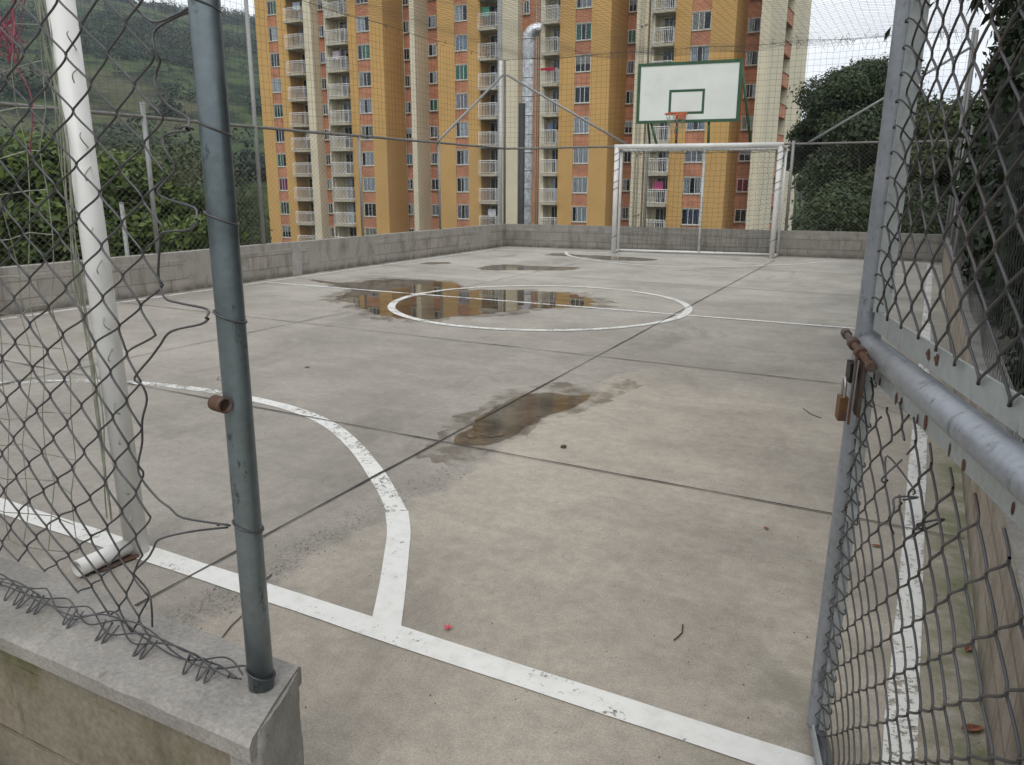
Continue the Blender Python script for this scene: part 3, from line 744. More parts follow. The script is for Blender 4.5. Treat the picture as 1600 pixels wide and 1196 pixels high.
nf = empty('chain_link_fence', (-1.2, 1.0, .5), 'loose chain link panel in the left foreground, pulled towards the thick post', 'fence')
EDGE = [[(-1.342, 1.848), (-1.293, 1.817), (-1.22, 1.77), (-1.142, 1.771), (-1.114, 1.781)],
 [(-1.113, 1.783), (-1.221, 1.761), (-1.22, 1.729), (-1.215, 1.708), (-1.235, 1.688), (-1.227, 1.667), (-1.207, 1.634), (-1.165, 1.611), (-1.136, 1.591)],
 [(-1.137, 1.589), (-1.226, 1.585), (-1.219, 1.559), (-1.202, 1.529), (-1.233, 1.509), (-1.25, 1.486), (-1.232, 1.473), (-1.171, 1.459), (-1.133, 1.44)],
 [(-1.133, 1.437), (-1.193, 1.419), (-1.248, 1.413), (-1.265, 1.391), (-1.285, 1.333), (-1.263, 1.293), (-1.226, 1.283), (-1.162, 1.276), (-1.132, 1.266)],
 [(-1.132, 1.264), (-1.183, 1.246), (-1.253, 1.228), (-1.296, 1.196), (-1.334, 1.166), (-1.376, 1.122), (-1.363, 1.108), (-1.36, 1.077), (-1.367, 1.036), (-1.382, 0.991), (-1.394, 0.97), (-1.399, 0.917), (-1.363, 0.869), (-1.328, 0.848), (-1.275, 0.84), (-1.133, 0.861)],
 [(-1.133, 0.856), (-1.269, 0.807), (-1.356, 0.775), (-1.388, 0.743), (-1.417, 0.712), (-1.454, 0.675), (-1.451, 0.655), (-1.431, 0.63), (-1.41, 0.604), (-1.424, 0.545)]]
def xe(z):
    T = [(.4, -1.44), (.55, -1.43), (.62, -1.43), (.70, -1.445), (.78, -1.40), (.87, -1.385), (.92, -1.40), (1.0, -1.385), (1.1, -1.37), (1.17, -1.35), (1.22, -1.30), (1.3, -1.275), (1.4, -1.262), (1.5, -1.245), (1.56, -1.228), (3, -1.222)]
    for (a, b), (c, d) in zip(T, T[1:]):
        if a <= z <= c: return b+(d-b)*(z-a)/(c-a)
    return -1.222
def fdef(a, z):
    # along (to the left), normal, vertical
    sh = -xe(z)-1.222; q = Vector((a*3, z*3, 2))
    k = math.exp(-a/.45)
    lw = max(0, min(1, (1.0-z)/.45))
    dz = .087*min(a, 1.2)-.03*lw*math.sin(a*9)+.006*noise.noise(q*1.5)
    return (sh*k+.008*noise.noise(q)+.002*noise.noise(q*3), .02*noise.noise(q*.7)+.02*lw*noise.noise(q), dz)
m = MB(); chainlink(m, (-1.222, 1.0, 0), (-1, 0, 0), (0, -1, 0), 3.6, .515, 2.265, .127, .10, .0023, 6, 5, fdef)
for e in EDGE:
    pts = [Vector((x, 1.0+.006*math.sin(i*2.1)-(.02 if abs(x+1.133) < .02 else 0), z)) for i, (x, z) in enumerate(e)]
    m.tube(catmull(pts, 4), .0023, 6, False)
part(m, 'wire_mesh', M['wire'], nf)
m = MB()   # gathered lower selvedge lying on the coping
for k in range(4):
    pts = []
    for i in range(330):
        x = -1.135-.0104*i*1.0; y = .985+.02*math.sin(i*.21+k*1.7)+.012*noise.noise(Vector((x*6, k, 0))); z = .518+.010*math.sin(i*.33+k*2.3)+.018*abs(noise.noise(Vector((x*3, k, 4))))
        pts.append((x, y, z+.004))
    m.tube(pts, .002, 5, False)
x = -1.2
while x > -4.5:
    # hanging finger loops
    w0 = random.uniform(.03, .05)
    for q in range(random.choice((0, 1, 2))):
        xx = x-q*.022; dp = random.uniform(.0, .012)
        m.tube(catmull([Vector((xx, .985, .53)), Vector((xx-.006, .965, .512)), Vector((xx-.012, .955-dp, .503)), Vector((xx-.02, .965, .512)), Vector((xx-.024, .985, .532))], 4), .002, 5, False)
    pass
    x -= .0635
for x, y, z in ((-1.21, .96, .52), (-1.27, .965, .53), (-1.155, .965, .525)):
    m.tube([(x, y, z), (x+.012, y-.004, z+.018), (x+.03, y-.006, z+.014)], .0023, 5)
part(m, 'selvedge', M['wire'], nf)
m = MB(); m.tube([(-1.1, 1.0, 2.28), (-4.9, 1.0, 2.28)], .024, 10); part(m, 'top_rail', M['galv'], nf)
m = MB(); m.tube([(-4.86, 1.0, .45), (-4.86, 1.0, 2.28)], .0305, 16); part(m, 'post', M['galv'], nf)

# ------------------------------------------------------------------ gate
GA = Vector((-.11, 2.04, 0)); GD = Vector((.247, -.969, 0)).normalized(); GN = Vector((-.969, -.247, 0)).normalized()
def gp(s, z, n=0): p = GA+GD*s+GN*n; return (p.x, p.y, z)
gt = empty('gate', (.2, .83, 0), 'open chain link gate of grey tube swung into the court at right', 'gate')
m = MB()
m.tube(catmull([Vector(gp(s, z)) for s, z in ((.10, 2.3), (.095, 1.8), (.078, 1.45), (.062, 1.17), (.045, .85), (.012, .45), (.002, .17), (.0, .055))], 5), .0285, 24)
m.tube([gp(.0, .045), gp(1.28, .05)], .024, 16); m.tube([gp(.10, 2.3), gp(1.28, 2.3)], .0285, 16); m.tube([gp(1.28, .0), gp(1.28, 2.34)], .0285, 20)
part(m, 'frame', M['gate_pipe'], gt)
m = MB(); m.tube([gp(.03, 1.141), gp(.5, 1.153), gp(1.28, 1.172)], .0272, 28); part(m, 'middle_rail', M['gate_pipe'], gt)
def gbar(mb, a, b, ht, th, off=0):   # flat bar in the gate plane, from (s,z) to (s,z)
    (s0, z0), (s1, z1) = a, b
    if abs(s1-s0) > abs(z1-z0):
        P = [gp(s0, z0-ht/2, off-th/2), gp(s1, z1-ht/2, off-th/2), gp(s1, z1+ht/2, off-th/2), gp(s0, z0+ht/2, off-th/2)]; Q = [gp(s0, z0-ht/2, off+th/2), gp(s1, z1-ht/2, off+th/2), gp(s1, z1+ht/2, off+th/2), gp(s0, z0+ht/2, off+th/2)]
    else:
        P = [gp(s0-ht/2, z0, off-th/2), gp(s1-ht/2, z1, off-th/2), gp(s1+ht/2, z1, off-th/2), gp(s0+ht/2, z0, off-th/2)]; Q = [gp(s0-ht/2, z0, off+th/2), gp(s1-ht/2, z1, off+th/2), gp(s1+ht/2, z1, off+th/2), gp(s0+ht/2, z0, off+th/2)]
    mb.poly(P[::-1]); mb.poly(Q)
    for i in range(4): j = (i+1) % 4; mb.quad(P[i], P[j], Q[j], Q[i])
m = MB(); gbar(m, (.10, 1.205), (1.25, 1.232), .046, .005, -.004); part(m, 'flat_bar', M['gate_bar'], gt)
m = MB(); gbar(m, (.09, 1.092), (1.25, 1.120), .034, .005, -.006); part(m, 'flat_bar', M['gate_bar'], gt)
m = MB(); gbar(m, (.175, 2.27), (.150, 1.23), .006, .034, -.004); part(m, 'flat_bar', M['gate_bar'], gt)
m = MB(); gbar(m, (.115, 1.07), (.065, .09), .006, .022, -.004); part(m, 'flat_bar', M['gate_bar'], gt)
m = MB(); gbar(m, (.05, .075), (1.25, .08), .03, .005, .02); part(m, 'flat_bar', M['gate_bar'], gt)
def gdef(a, z):
    q = Vector((a*4, z*4, 11)); return (.008*noise.noise(q), .012*noise.noise(q*.8)+.008, .008*noise.noise(q*1.3+Vector((5, 0, 0))))
m = MB(); chainlink(m, GA+GD*.175, GD, GN, 1.09, 1.235, 2.27, .108, .09, .0023, 6, 5, gdef); part(m, 'wire_mesh', M['wire'], gt)
m = MB()
def torn(k, pts):   # the lower mesh has come away from the rail and has a gap
    lo = pts
    cutz = 1.09-(.15 if 6 <= k <= 8 else .02*(k % 2))-(.05 if k == 4 else 0)
    run = [p for p in lo if p[2] < cutz]
    yield run
    if 6 <= k <= 8: yield [p for p in lo if p[2] > 1.03]
chainlink(m, GA+GD*.07, GD, GN, 1.18, .07, 1.09, .112, .094, .0023, 6, 5, gdef, torn)
for s, z, n in ((.48, 1.0, .0), (.56, .95, .01), (.66, .97, 0)):
    a = Vector(gp(s, z, n)); pts = [a+Vector((random.uniform(-.03, .03), random.uniform(-.03, .03), random.uniform(-.04, .03)-.015*i)) for i in range(5)]
    m.tube(catmull([a]+pts, 5), .002, 5, False)
part(m, 'wire_mesh', M['wire'], gt)
m = MB()   # wire lacing along the free stile
for rng, s0, s1 in (((1.25, 2.27), .16, .185), ((.06, 1.07), .055, .115)):
    n = 260; pts = []
    for i in range(n+1):
        t = i/n; z = rng[0]+(rng[1]-rng[0])*t; s = s0+(s1-s0)*t; th = i*2*PI/13
        pts.append(gp(s+.018*math.cos(th)+.01*noise.noise(Vector((z*20, 0, 0))), z+.008*math.sin(th*2), .02*math.sin(th)))
    m.tube(pts, .0019, 5, False)
m2 = []
part(m, 'lacing_wire', M['wire'], gt)
m = MB()
for i, s in enumerate((.16, .22, .37, .41, .53, .58, .72, .79, .98, 1.12)):   # rusty welds and cut stubs under the rail
    z = 1.090+.0245*s; rs_ = random.Random(i)
    for off in (-.0095, -.0025):
        c0 = rs_.uniform(-.004, .006); ra = rs_.uniform(.004, .011); rb = rs_.uniform(.007, .015)
        m.poly([gp(s+ra*math.cos(q*PI/6)*(1+.4*noise.noise(Vector((i, q, 1)))), z+c0-.006+rb*math.sin(q*PI/6)*(1+.5*noise.noise(Vector((i, q, 5)))), off) for q in range(12)])
    if i in (4, 5, 9): m.poly([gp(s+.02+.012*math.cos(q)*(1+.4*math.sin(q*3+i)), 1.205+.024*s+.008*math.sin(q)*(1+.4*math.sin(q*2+i)), -.0002) for q in [k*.57 for k in range(11)]])
o = part(m, 'rust_mark', M['rustdark'], gt); o['kind'] = 'stuff'
m = MB()
bz = lambda s: 1.152-.045*(s+.01)
m.tube([gp(-.015, bz(-.015), .036), gp(.012, bz(.012), .036)], .0115, 14); m.tube([gp(.0, bz(0), .036), gp(.30, bz(.30), .036)], .008, 14)
m.tube([gp(.29, bz(.29), .036), gp(.31, bz(.31), .036)], .0105, 14)
for s in (.10, .19): m.pipe(gp(s-.014, bz(s-.014), .036), gp(s+.014, bz(s+.014), .036), .0135, .0083, 16)
part(m, 'slide_bolt', M['rustpipe'], gt)
m = MB()
gbar(m, (.20, 1.15), (.18, 1.0), .06, .005, .030); gbar(m, (.20, 1.14), (.19, .99), .012, .004, .046); gbar(m, (.225, 1.14), (.21, .985), .010, .004, .050)
part(m, 'hasp', M['rustpipe'], gt)
m = MB(); gbar(m, (.165, 1.118), (.165, 1.074), .046, .012, .048); part(m, 'lock_plate', M['black'], gt, .003)
pk = empty('padlock', gp(.17, .99, .058), 'rusty brass padlock hanging from the hasp of the gate', 'padlock')
m = MB(); gbar(m, (.175, 1.040), (.170, .985), .040, .018, .060); part(m, 'lock_body', M['lockbody'], pk, .004)
m = MB(); m.tube(catmull([Vector(gp(q, z, .060)) for q, z in ((.161, 1.036), (.161, 1.064), (.167, 1.078), (.175, 1.082), (.183, 1.078), (.189, 1.064), (.189, 1.036))], 5), .0036, 10)
part(m, 'shackle', M['steel'], pk)
m = MB(); m.tube([(.262, .80, -.05), (.262, .80, 2.5)], .0305, 20)
tag(m.build('fence_post', M['galv']), 'galvanised post carrying the gate at the right edge', 'post')

# ------------------------------------------------------------------ goals
def goal_net(mb, c0, c1, c2, c3, na, nb, jit, sg, r=.0022, drop=.0):
    c0, c1, c2, c3 = map(Vector, (c0, c1, c2, c3))
    def f(i, j):
        u, v = i/na, j/nb; p = (c0*(1-u)+c1*u)*(1-v)+(c3*(1-u)+c2*u)*v
        p = p.copy(); p.z -= sg*math.sin(PI*u)*v*(1-v)*2; p.y += .04*math.sin(u*9)*math.sin(PI*v); return p
    net(mb, f, na, nb, r, jit, drop)
PR = .055
gl = empty('goal', (-4.55, 17.15, 0), 'white steel football goal with a torn net at the far end under the basketball board', 'goal')
A_, B_ = (-6.25, 16.90), (-2.87, 17.40); HG = 2.32; A2, B2 = (-6.36, 17.50), (-2.86, 18.02)
for a in (A_, B_):
    m = MB(); m.tube([(a[0], a[1], 0), (a[0], a[1], HG)], PR, 18); part(m, 'post', M['gpaint'], gl)
m = MB(); m.tube([(A_[0]-PR, A_[1]-.006, HG), (B_[0]+PR, B_[1]+.006, HG)], PR, 18); part(m, 'crossbar', M['gpaint'], gl)
m = MB()
mid = ((A2[0]+B2[0])/2+.08, (A2[1]+B2[1])/2+.01)
for a, b in ((A2, .032), (mid, .03), (B2, .032)): m.tube([(a[0], a[1], .03), (a[0], a[1], HG-.05)], b, 12)
m.tube([(A2[0], A2[1], .035), (B2[0], B2[1], .035)], .03, 12); m.tube([(A2[0], A2[1], HG-.05), (B2[0], B2[1], HG-.05)], .03, 12)
for a, b in ((A_, A2), (B_, B2)):
    m.tube([(a[0], a[1], .035), (b[0], b[1], .035)], .03, 12); m.tube([(a[0], a[1], HG), (b[0], b[1], HG-.05)], .03, 12)
part(m, 'back_frame', M['gpaint'], gl)
m = MB()
goal_net(m, (*A2, .08), (*B2, .08), (*B2, HG-.1), (*A2, HG-.1), 32, 20, .035, .25, .0026)
goal_net(m, (*B_, .08), (*B2, .08), (*B2, HG-.1), (*B_, HG), 6, 20, .02, .1, .0026)
goal_net(m, (*A_, HG-.02), (*B_, HG-.02), (*B2, HG-.12), (*A2, HG-.12), 32, 6, .02, .1, .0026)
for z in (.3, 1.35, 1.5, 1.75, 1.95, 2.1):
    for a in (A_, B_): m.tube([(a[0]+.062*math.cos(t*.8), a[1]+.062*math.sin(t*.8), z+.02*t-.04) for t in range(9)], .005, 5, False)
part(m, 'net', M['cord'], gl)

ng = empty('goal', (-4.5, 1.9, 0), 'near white goal post with frayed pale net behind the left fence panel', 'goal')
for x in (-2.785, -6.22):
    m = MB(); m.tube([(x, 1.93, .0), (x-.045, 1.93, 2.3)], .047, 24); part(m, 'post', M['gpaint'], ng)
m = MB(); m.tube([(-6.31, 1.93, 2.3), (-2.78, 1.93, 2.3)], .055, 20); part(m, 'crossbar', M['gpaint'], ng)
for x in (-2.79, -6.22):
    m = MB(); m.pipe((x, 1.90, .04), (x, 1.67, .04), .034, .030, 18); part(m, 'ground_stub', M['gpaint'], ng)
m = MB(); m.poly([(-2.80+.065*math.cos(q*.4)*(1+.3*math.sin(q*2.3)), 1.84+.14*math.sin(q*.4)*(1+.2*math.sin(q*3.1)), .0075) for q in range(16)]); part(m, 'rust_stain', M['rustpipe'], ng).scale = (1, 1, 1)
m = MB()
goal_net(m, (-2.86, 1.72, .05), (-6.2, 1.5, .05), (-6.2, 1.86, 2.2), (-2.88, 1.86, 2.2), 24, 15, .05, .3, .0024)
for k in range(7):   # cords bunched along the post
    a0 = random.uniform(0, 6)
    m.tube(catmull([Vector((-2.845+.02*math.sin(a0+i*.9)-.03*(k > 4)*math.sin(i), 1.875+.015*math.cos(a0+i), 2.25-i*.15)) for i in range(15)], 3), random.choice((.0018, .002, .003)), 5, False)
for k in range(12):
    z = .15+.17*k; m.tube([(-2.785+.06*math.cos(t*.5-1.2), 1.93+.06*math.sin(t*.5-2.6), z+.01*t*(-1)**k) for t in range(12)], .0025, 5, False)
part(m, 'net', M['cordpale'], ng)
m = MB()
for k in range(7):
    c = Vector((-3.07, 1.86, 2.03)); pts = [c+Vector((random.gauss(0, .07), random.gauss(0, .03), random.gauss(0, .05))) for i in range(7)]
    m.tube(catmull(pts, 5), .0018, 4, False)
m.tube(catmull([Vector((-2.93, 1.84, 2.2)), Vector((-2.97, 1.82, 1.95)), Vector((-2.93, 1.84, 1.8)), Vector((-2.99, 1.84, 1.6))], 5), .003, 4, False)
tag(m.build('tangled_cord', M['cordred']), 'tangle of red net cord hanging in the top left corner beside the white post', 'cord')

# ------------------------------------------------------------------ basketball board
bh = empty('basketball_hoop', (-4.8, 17.25, 2.35), 'white backboard with green edging and orange rim above the far goal', 'basketball hoop')
def bq(x, z, y=0): # board plane follows the goal line
    return (x, 17.16+(x+4.8)*.12+y, z)
BX0, BX1, BZ0, BZ1 = -5.88, -3.74, 2.80, 4.02
def bbox(mb, x0, x1, z0, z1, y0, y1):
    P = [bq(x0, z0, y0), bq(x1, z0, y0), bq(x1, z1, y0), bq(x0, z1, y0)]; Q = [bq(x0, z0, y1), bq(x1, z0, y1), bq(x1, z1, y1), bq(x0, z1, y1)]
    mb.poly(P); mb.poly(Q[::-1])
    for i in range(4): j = (i+1) % 4; mb.quad(P[j], P[i], Q[i], Q[j])
m = MB(); bbox(m, BX0+.05, BX1-.05, BZ0+.05, BZ1-.05, 0, .03); part(m, 'backboard', M['board'], bh)
m = MB()
bbox(m, BX0, BX1, BZ0, BZ0+.06, -.012, .045); bbox(m, BX0, BX1, BZ1-.06, BZ1, -.012, .045); bbox(m, BX0, BX0+.06, BZ0+.06, BZ1-.06, -.012, .045); bbox(m, BX1-.06, BX1, BZ0+.06, BZ1-.06, -.012, .045)
x0, x1, z0, z1 = -5.20, -4.46, 2.975, 3.47
bbox(m, x0, x1, z0, z0+.05, -.004, .002); bbox(m, x0, x1, z1-.05, z1, -.004, .002); bbox(m, x0, x0+.05, z0+.05, z1-.05, -.004, .002); bbox(m, x1-.05, x1, z0+.05, z1-.05, -.004, .002)
part(m, 'green_edging', M['green'], bh)
for a, b in (((-5.58, 2.82), (-5.42, 2.33)), ((-5.02, 2.9), (-5.02, 2.33)), ((-4.36, 2.9), (-4.34, 2.33))):
    m = MB(); m.tube([bq(a[0], a[1], .06), bq(b[0], b[1], .06)], .028, 8); part(m, 'strut', M['green'], bh)
m = MB(); m.tube([bq(-3.77, 3.9, .06), bq(-3.55, 2.33, .45)], .026, 8); part(m, 'strut', M['green'], bh)
m = MB(); m.tube([bq(-5.78, 3.9, .06), bq(-5.70, 2.33, .45)], .026, 8); part(m, 'strut', M['green'], bh)
RC = Vector(bq(-4.93, 2.955, -.34))
m = MB(); m.tube([(RC.x+.235*math.cos(i*PI/18), RC.y+.235*math.sin(i*PI/18), RC.z) for i in range(37)], .012, 8, False)
bbox(m, -5.03, -4.83, 2.87, 2.99, -.03, -.013); m.tube([(RC.x-.08, RC.y+.22, RC.z), bq(-5.0, 2.9, -.02)], .008, 6); m.tube([(RC.x+.08, RC.y+.22, RC.z), bq(-4.86, 2.9, -.02)], .008, 6)
for sx in (-1, 1): m.tube([(RC.x+sx*.2, RC.y+.12, RC.z), bq(-4.93+sx*.1, 2.97, -.02)], .007, 6)
part(m, 'rim', M['orange'], bh)
m = MB()
for i in range(12):
    a = i*PI/6; l = .38 if i % 3 else .2
    pts = []
    for q in range(7):
        t = q/6; rr = .225*(1-t*.55)+.02*noise.noise(Vector((i, q, 0))); b = a+.35*math.sin(q*1.3+i)*t
        pts.append((RC.x+rr*math.cos(b), RC.y+rr*math.sin(b), RC.z-l*t))
    m.tube(pts, .004, 4, False)
    pts = [(RC.x+(.2-.01*k)*math.cos(a+k*.26), RC.y+(.2-.01*k)*math.sin(a+k*.26), RC.z-.05-.08*k) for k in range(4)]
    m.tube(pts, .004, 4, False)
part(m, 'net', M['cordpale'], bh)
m = MB(); m.tube(catmull([Vector((RC.x+.03, RC.y, RC.z-.2)), Vector((RC.x-.02, RC.y, RC.z-.35)), Vector((RC.x+.03, RC.y, RC.z-.45)), Vector((RC.x-.0, RC.y, RC.z-.55))], 4), .012, 5)
o = part(m, 'torn_cord', M['cordred'], bh)

# ------------------------------------------------------------------ apartment towers
FH = 2.335; ZB, ZTOP = -13.0, 31.0
KS = list(range(-4, 12))
def zc(k): return 1.5+FH*k
def window_proto(w, h, mull, half=False):
    m = MB(); t = .045
    m.box(-w/2, w/2, -.03, .03, h/2-t, h/2); m.box(-w/2, w/2, -.03, .03, -h/2, -h/2+t)
    m.box(-w/2, -w/2+t, -.03, .03, -h/2+t, h/2-t); m.box(w/2-t, w/2, -.03, .03, -h/2+t, h/2-t)
    for q in mull: m.box(-w/2+w*q-.02, -w/2+w*q+.02, -.025, .025, -h/2+t, h/2-t)
    f = m.build('window', M['frame'])
    m = MB(); m.box(-w/2-.03, w/2+.03, -.10, .12, -h/2-.07, -h/2-.002); m.build('sill', M['slab'], f)
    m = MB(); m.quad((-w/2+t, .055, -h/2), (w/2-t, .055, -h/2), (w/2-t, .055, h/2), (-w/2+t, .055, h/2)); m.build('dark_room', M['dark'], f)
    m = MB(); m.quad((-w/2+t, -.008, -h/2+t), (w/2-t, -.008, -h/2+t), (w/2-t, -.008, h/2-t), (-w/2+t, -.008, h/2-t)); m.build('pane', M['glass'], f)
    return f
def curtain_mesh(w, h, parts):
    m = MB()
    for a, b, c in parts:
        n = 10
        for i in range(n):
            x0, x1 = -w/2+w*(a+(b-a)*i/n), -w/2+w*(a+(b-a)*(i+1)/n); y0, y1 = .012+.02*(i % 2), .012+.02*((i+1) % 2)
            m.quad((x0, y0, -h/2+.03+h*c), (x1, y1, -h/2+.03+h*c), (x1, y1, h/2-.03), (x0, y0, h/2-.03))
    return m
CSTY = [[(0.02, .98, 0)], [(0.03, .42, 0)], [(.5, .98, 0)], [(.03, .3, 0), (.7, .97, 0)], [(.03, .97, .45)], [], [(.22, .97, 0)], [(.03, .62, 0)]]
PROTO = {}
rw = random.Random(21)
def add_window(tower, L, x, y, k, w, h=1.2, style=None, col=None, mull=None, rot=0, dz=0):
    key = (round(w, 1), round(h, 1))
    w_, h_ = key
    if key not in PROTO:
        PROTO[key] = window_proto(w_, h_, (.5,) if w_ < 1.0 else ((.36, .64) if w_ < 1.45 else (.33, .66)))
        PROTO[key]['_used'] = 0; PROTO[(key, 'c')] = {}
        src = PROTO[key]
    else: src = None
    if src is None:
        p = PROTO[key]; o = p.copy(); COL.objects.link(o)
        for ch in p.children:
            if ch.name.startswith('curtain'): continue
            c = ch.copy(); COL.objects.link(c); c.parent = o
    else: o = src
    o.parent = tower; o.location = (x-L.x, y-L.y, zc(k)+dz-L.z); o.rotation_euler.z = rot; o.scale = (w/w_, 1, h/h_)
    if '_used' in o: del o['_used']
    st = rw.choice(range(len(CSTY))) if style is None else style
    ci = rw.choice((0, 0, 0, 0, 1, 2, 2, 3, 4, 5, 0, 1, 6, 0, 3)) if col is None else col
    if CSTY[st]:
        ck = (st, ci); D = PROTO[(key, 'c')]
        if ck in D: c = D[ck].copy(); COL.objects.link(c); c.parent = o
        else: c = curtain_mesh(w_, h_, CSTY[st]).build('curtain', CURT[ci], o); D[ck] = c
    return o
def balcony_proto(w, d, openl):
    m = MB(); m.box(0, w, -d, .0, -.22, 0.0); s = m.build('balcony', M['slab'])
    m = MB(); z0, z1 = .05, 1.08
    def run(a, b):
        a = Vector(a); b = Vector(b); L = (b-a).length; n = max(2, int(L/.145)); u = (b-a)/L
        for zz, th in ((z1, .028), (z0+.03, .018), (z1-.16, .015)): m.tube([(a.x, a.y, zz), (b.x, b.y, zz)], th, 4, True, 0, False)
        for i in range(n+1):
            p = a+u*L*i/n; m.tube([(p.x, p.y, z0 if i not in (0, n) else 0.), (p.x, p.y, z1)], .016 if i not in (0, n) else .026, 4, False, 0, False)
    run((.03, -d+.04, 0), (w-.03, -d+.04, 0))
    if openl: run((.03, -.02, 0), (.03, -d+.04, 0))
    run((w-.03, -.02, 0), (w-.03, -d+.04, 0))
    m.build('railing', M['railw'], s)
    return s
def make_tower(name, label, x0):
    return empty(name, (x0, 61, ZB), label, 'building')
def block(mb, x0, x1, y0, y1=73, mi=0, z1=ZTOP): mb.box(x0, x1, y0, y1, ZB, z1, mi)
def strip_bay(T, L, ochre, brick, x0, x1, s0, s1, yb=73, cols=None, dark=None):
    """ochre pier with a recessed column of windows and brick spandrels"""
    block(ochre, x0, s0, 61, yb); block(ochre, s1, x1, 61, yb); ochre.box(s0, s1, 61.4, yb, ZB, ZTOP)
    ochre.box(s0, s1, 61, 61.4, zc(KS[-1])+FH/2+.2, ZTOP); ochre.box(s0, s1, 61, 61.4, ZB, zc(KS[0])-FH/2)
    for k in KS:
        b = MB(); zz = zc(k)-.6; b.box(s0+.02, s1-.02, 61.05, 61.38, zc(k-1)+.68, zz-.07)
        b.box(s0+.0, s1-.0, 61.02, 61.36, zc(k-1)+.602, zc(k-1)+.69, 1)
        part(b, 'brick_panel', [M['brick'], M['slab']], T)
        add_window(T, L, (s0+s1)/2, 61.09, k, s1-s0-.04, 1.2, *(cols or {}).get(k, (None, None)))
def balcony_bay(T, L, wallmb, x0, x1, back, openl=False, proto=[None], doorx=.5, wmat=None):
    wallmb.box(x0, x1, back, 73, ZB, ZTOP)
    key = (round(x1-x0, 2), openl)
    for k in KS:
        if key not in PROTO:
            PROTO[key] = balcony_proto(x1-x0+(.1 if openl else 0), .45+back-61, openl); o = PROTO[key]
        else:
            o = PROTO[key].copy(); COL.objects.link(o)
            for ch in PROTO[key].children: c = ch.copy(); COL.objects.link(c); c.parent = o
        o.parent = T; o.location = (x0-(.1 if openl else 0)-L.x, back-.002-L.y, zc(k)-1.38-L.z)
        w = min(1.75, (x1-x0)*(.72 if openl else .86))
        add_window(T, L, x1-w/2-.04, back-.065, k, w, 1.95, rw.choice((5, 5, 5, 3, 5, 1, 2)), rw.choice((0, 0, 1, 1, 5, 3, 4)), dz=-.36)
def recess(T, L, brickmb, x0, x1, y, wx0, wx1, yb=73, h=1.0, cols=None):
    brickmb.box(x0, x1, y, yb, ZB, ZTOP)
    for k in KS: add_window(T, L, (wx0+wx1)/2, y-.065, k, wx1-wx0, h, *(cols or {}).get(k, (None, None)), dz=.05)
def finish(T, ochre, cream, brick, grey=None):
    for mb, n, mt in ((ochre, 'ochre_wall', M['ochre']), (cream, 'cream_wall', M['cream']), (brick, 'brick_wall', M['brick']), (grey, 'grey_pier', M['grey'])):
        if mb and mb.v: part(mb, n, mt, T)
# left tower
T = make_tower('apartment_tower', 'leftmost ochre and cream apartment tower, beyond the left wall', -52); L = T.location
oc, cr_, br = MB(), MB(), MB()
strip_bay(T, L, oc, None, -60.15, -56.17, -58.59, -57.39, cols={0: (0, 9)})
balcony_bay(T, L, oc, -56.17, -54.15, 62.6)
block(cr_, -54.15, -53.25, 61); recess(T, L, br, -53.25, -51.68, 62.15, -53.2, -52.62)
block(cr_, -51.68, -51.18, 61); balcony_bay(T, L, cr_, -51.18, -48.95, 62.0, True)
strip_bay(T, L, oc, None, -48.95, -44.99, -47.96, -46.5, cols={8: (6, 6), 0: (0, 0)})
recess(T, L, br, -44.99, -42.14, 64.1, -44.95, -44.28, cols={1: (0, 7), 10: (0, 8)})
m = MB()
for x, y in ((-51.3, 60.93), (-51.45, 60.93), (-50.9, 61.93), (-44.9, 64.0)): m.tube([(x, y, ZB), (x, y, ZTOP)], .05, 6)
part(m, 'downpipe', M['slab'], T)
finish(T, oc, cr_, br)
# middle tower
T = make_tower('apartment_tower', 'middle ochre apartment tower behind the silver duct', -33); L = T.location
oc, cr_, br, gr = MB(), MB(), MB(), MB()
block(cr_, -42.14, -41.63, 61); recess(T, L, br, -41.63, -39.27, 63.2, -41.58, -40.72)
strip_bay(T, L, oc, None, -39.27, -35.01, -37.55, -36.26)
balcony_bay(T, L, oc, -35.01, -33.31, 62.4)
block(gr, -33.31, -32.92, 60.9); block(cr_, -32.92, -31.47, 61)
recess(T, L, br, -31.47, -29.41, 61.8, -31.35, -30.75, h=1.0)
block(cr_, -29.41, -29.02, 61); balcony_bay(T, L, cr_, -29.02, -27.70, 62.0, True)
strip_bay(T, L, oc, None, -27.70, -23.40, -26.37, -25.01, cols={5: (3, 6), 1: (0, 0), 0: (0, 0)})
recess(T, L, br, -23.40, -21.34, 64.9, -23.36, -22.70, cols={5: (0, 6)})
m = MB()
for x in (-30.1, -29.9, -29.6): m.tube([(x, 61.7, ZB), (x, 61.7, ZTOP)], .05, 6)
part(m, 'downpipe', M['slab'], T)
finish(T, oc, cr_, br, gr)
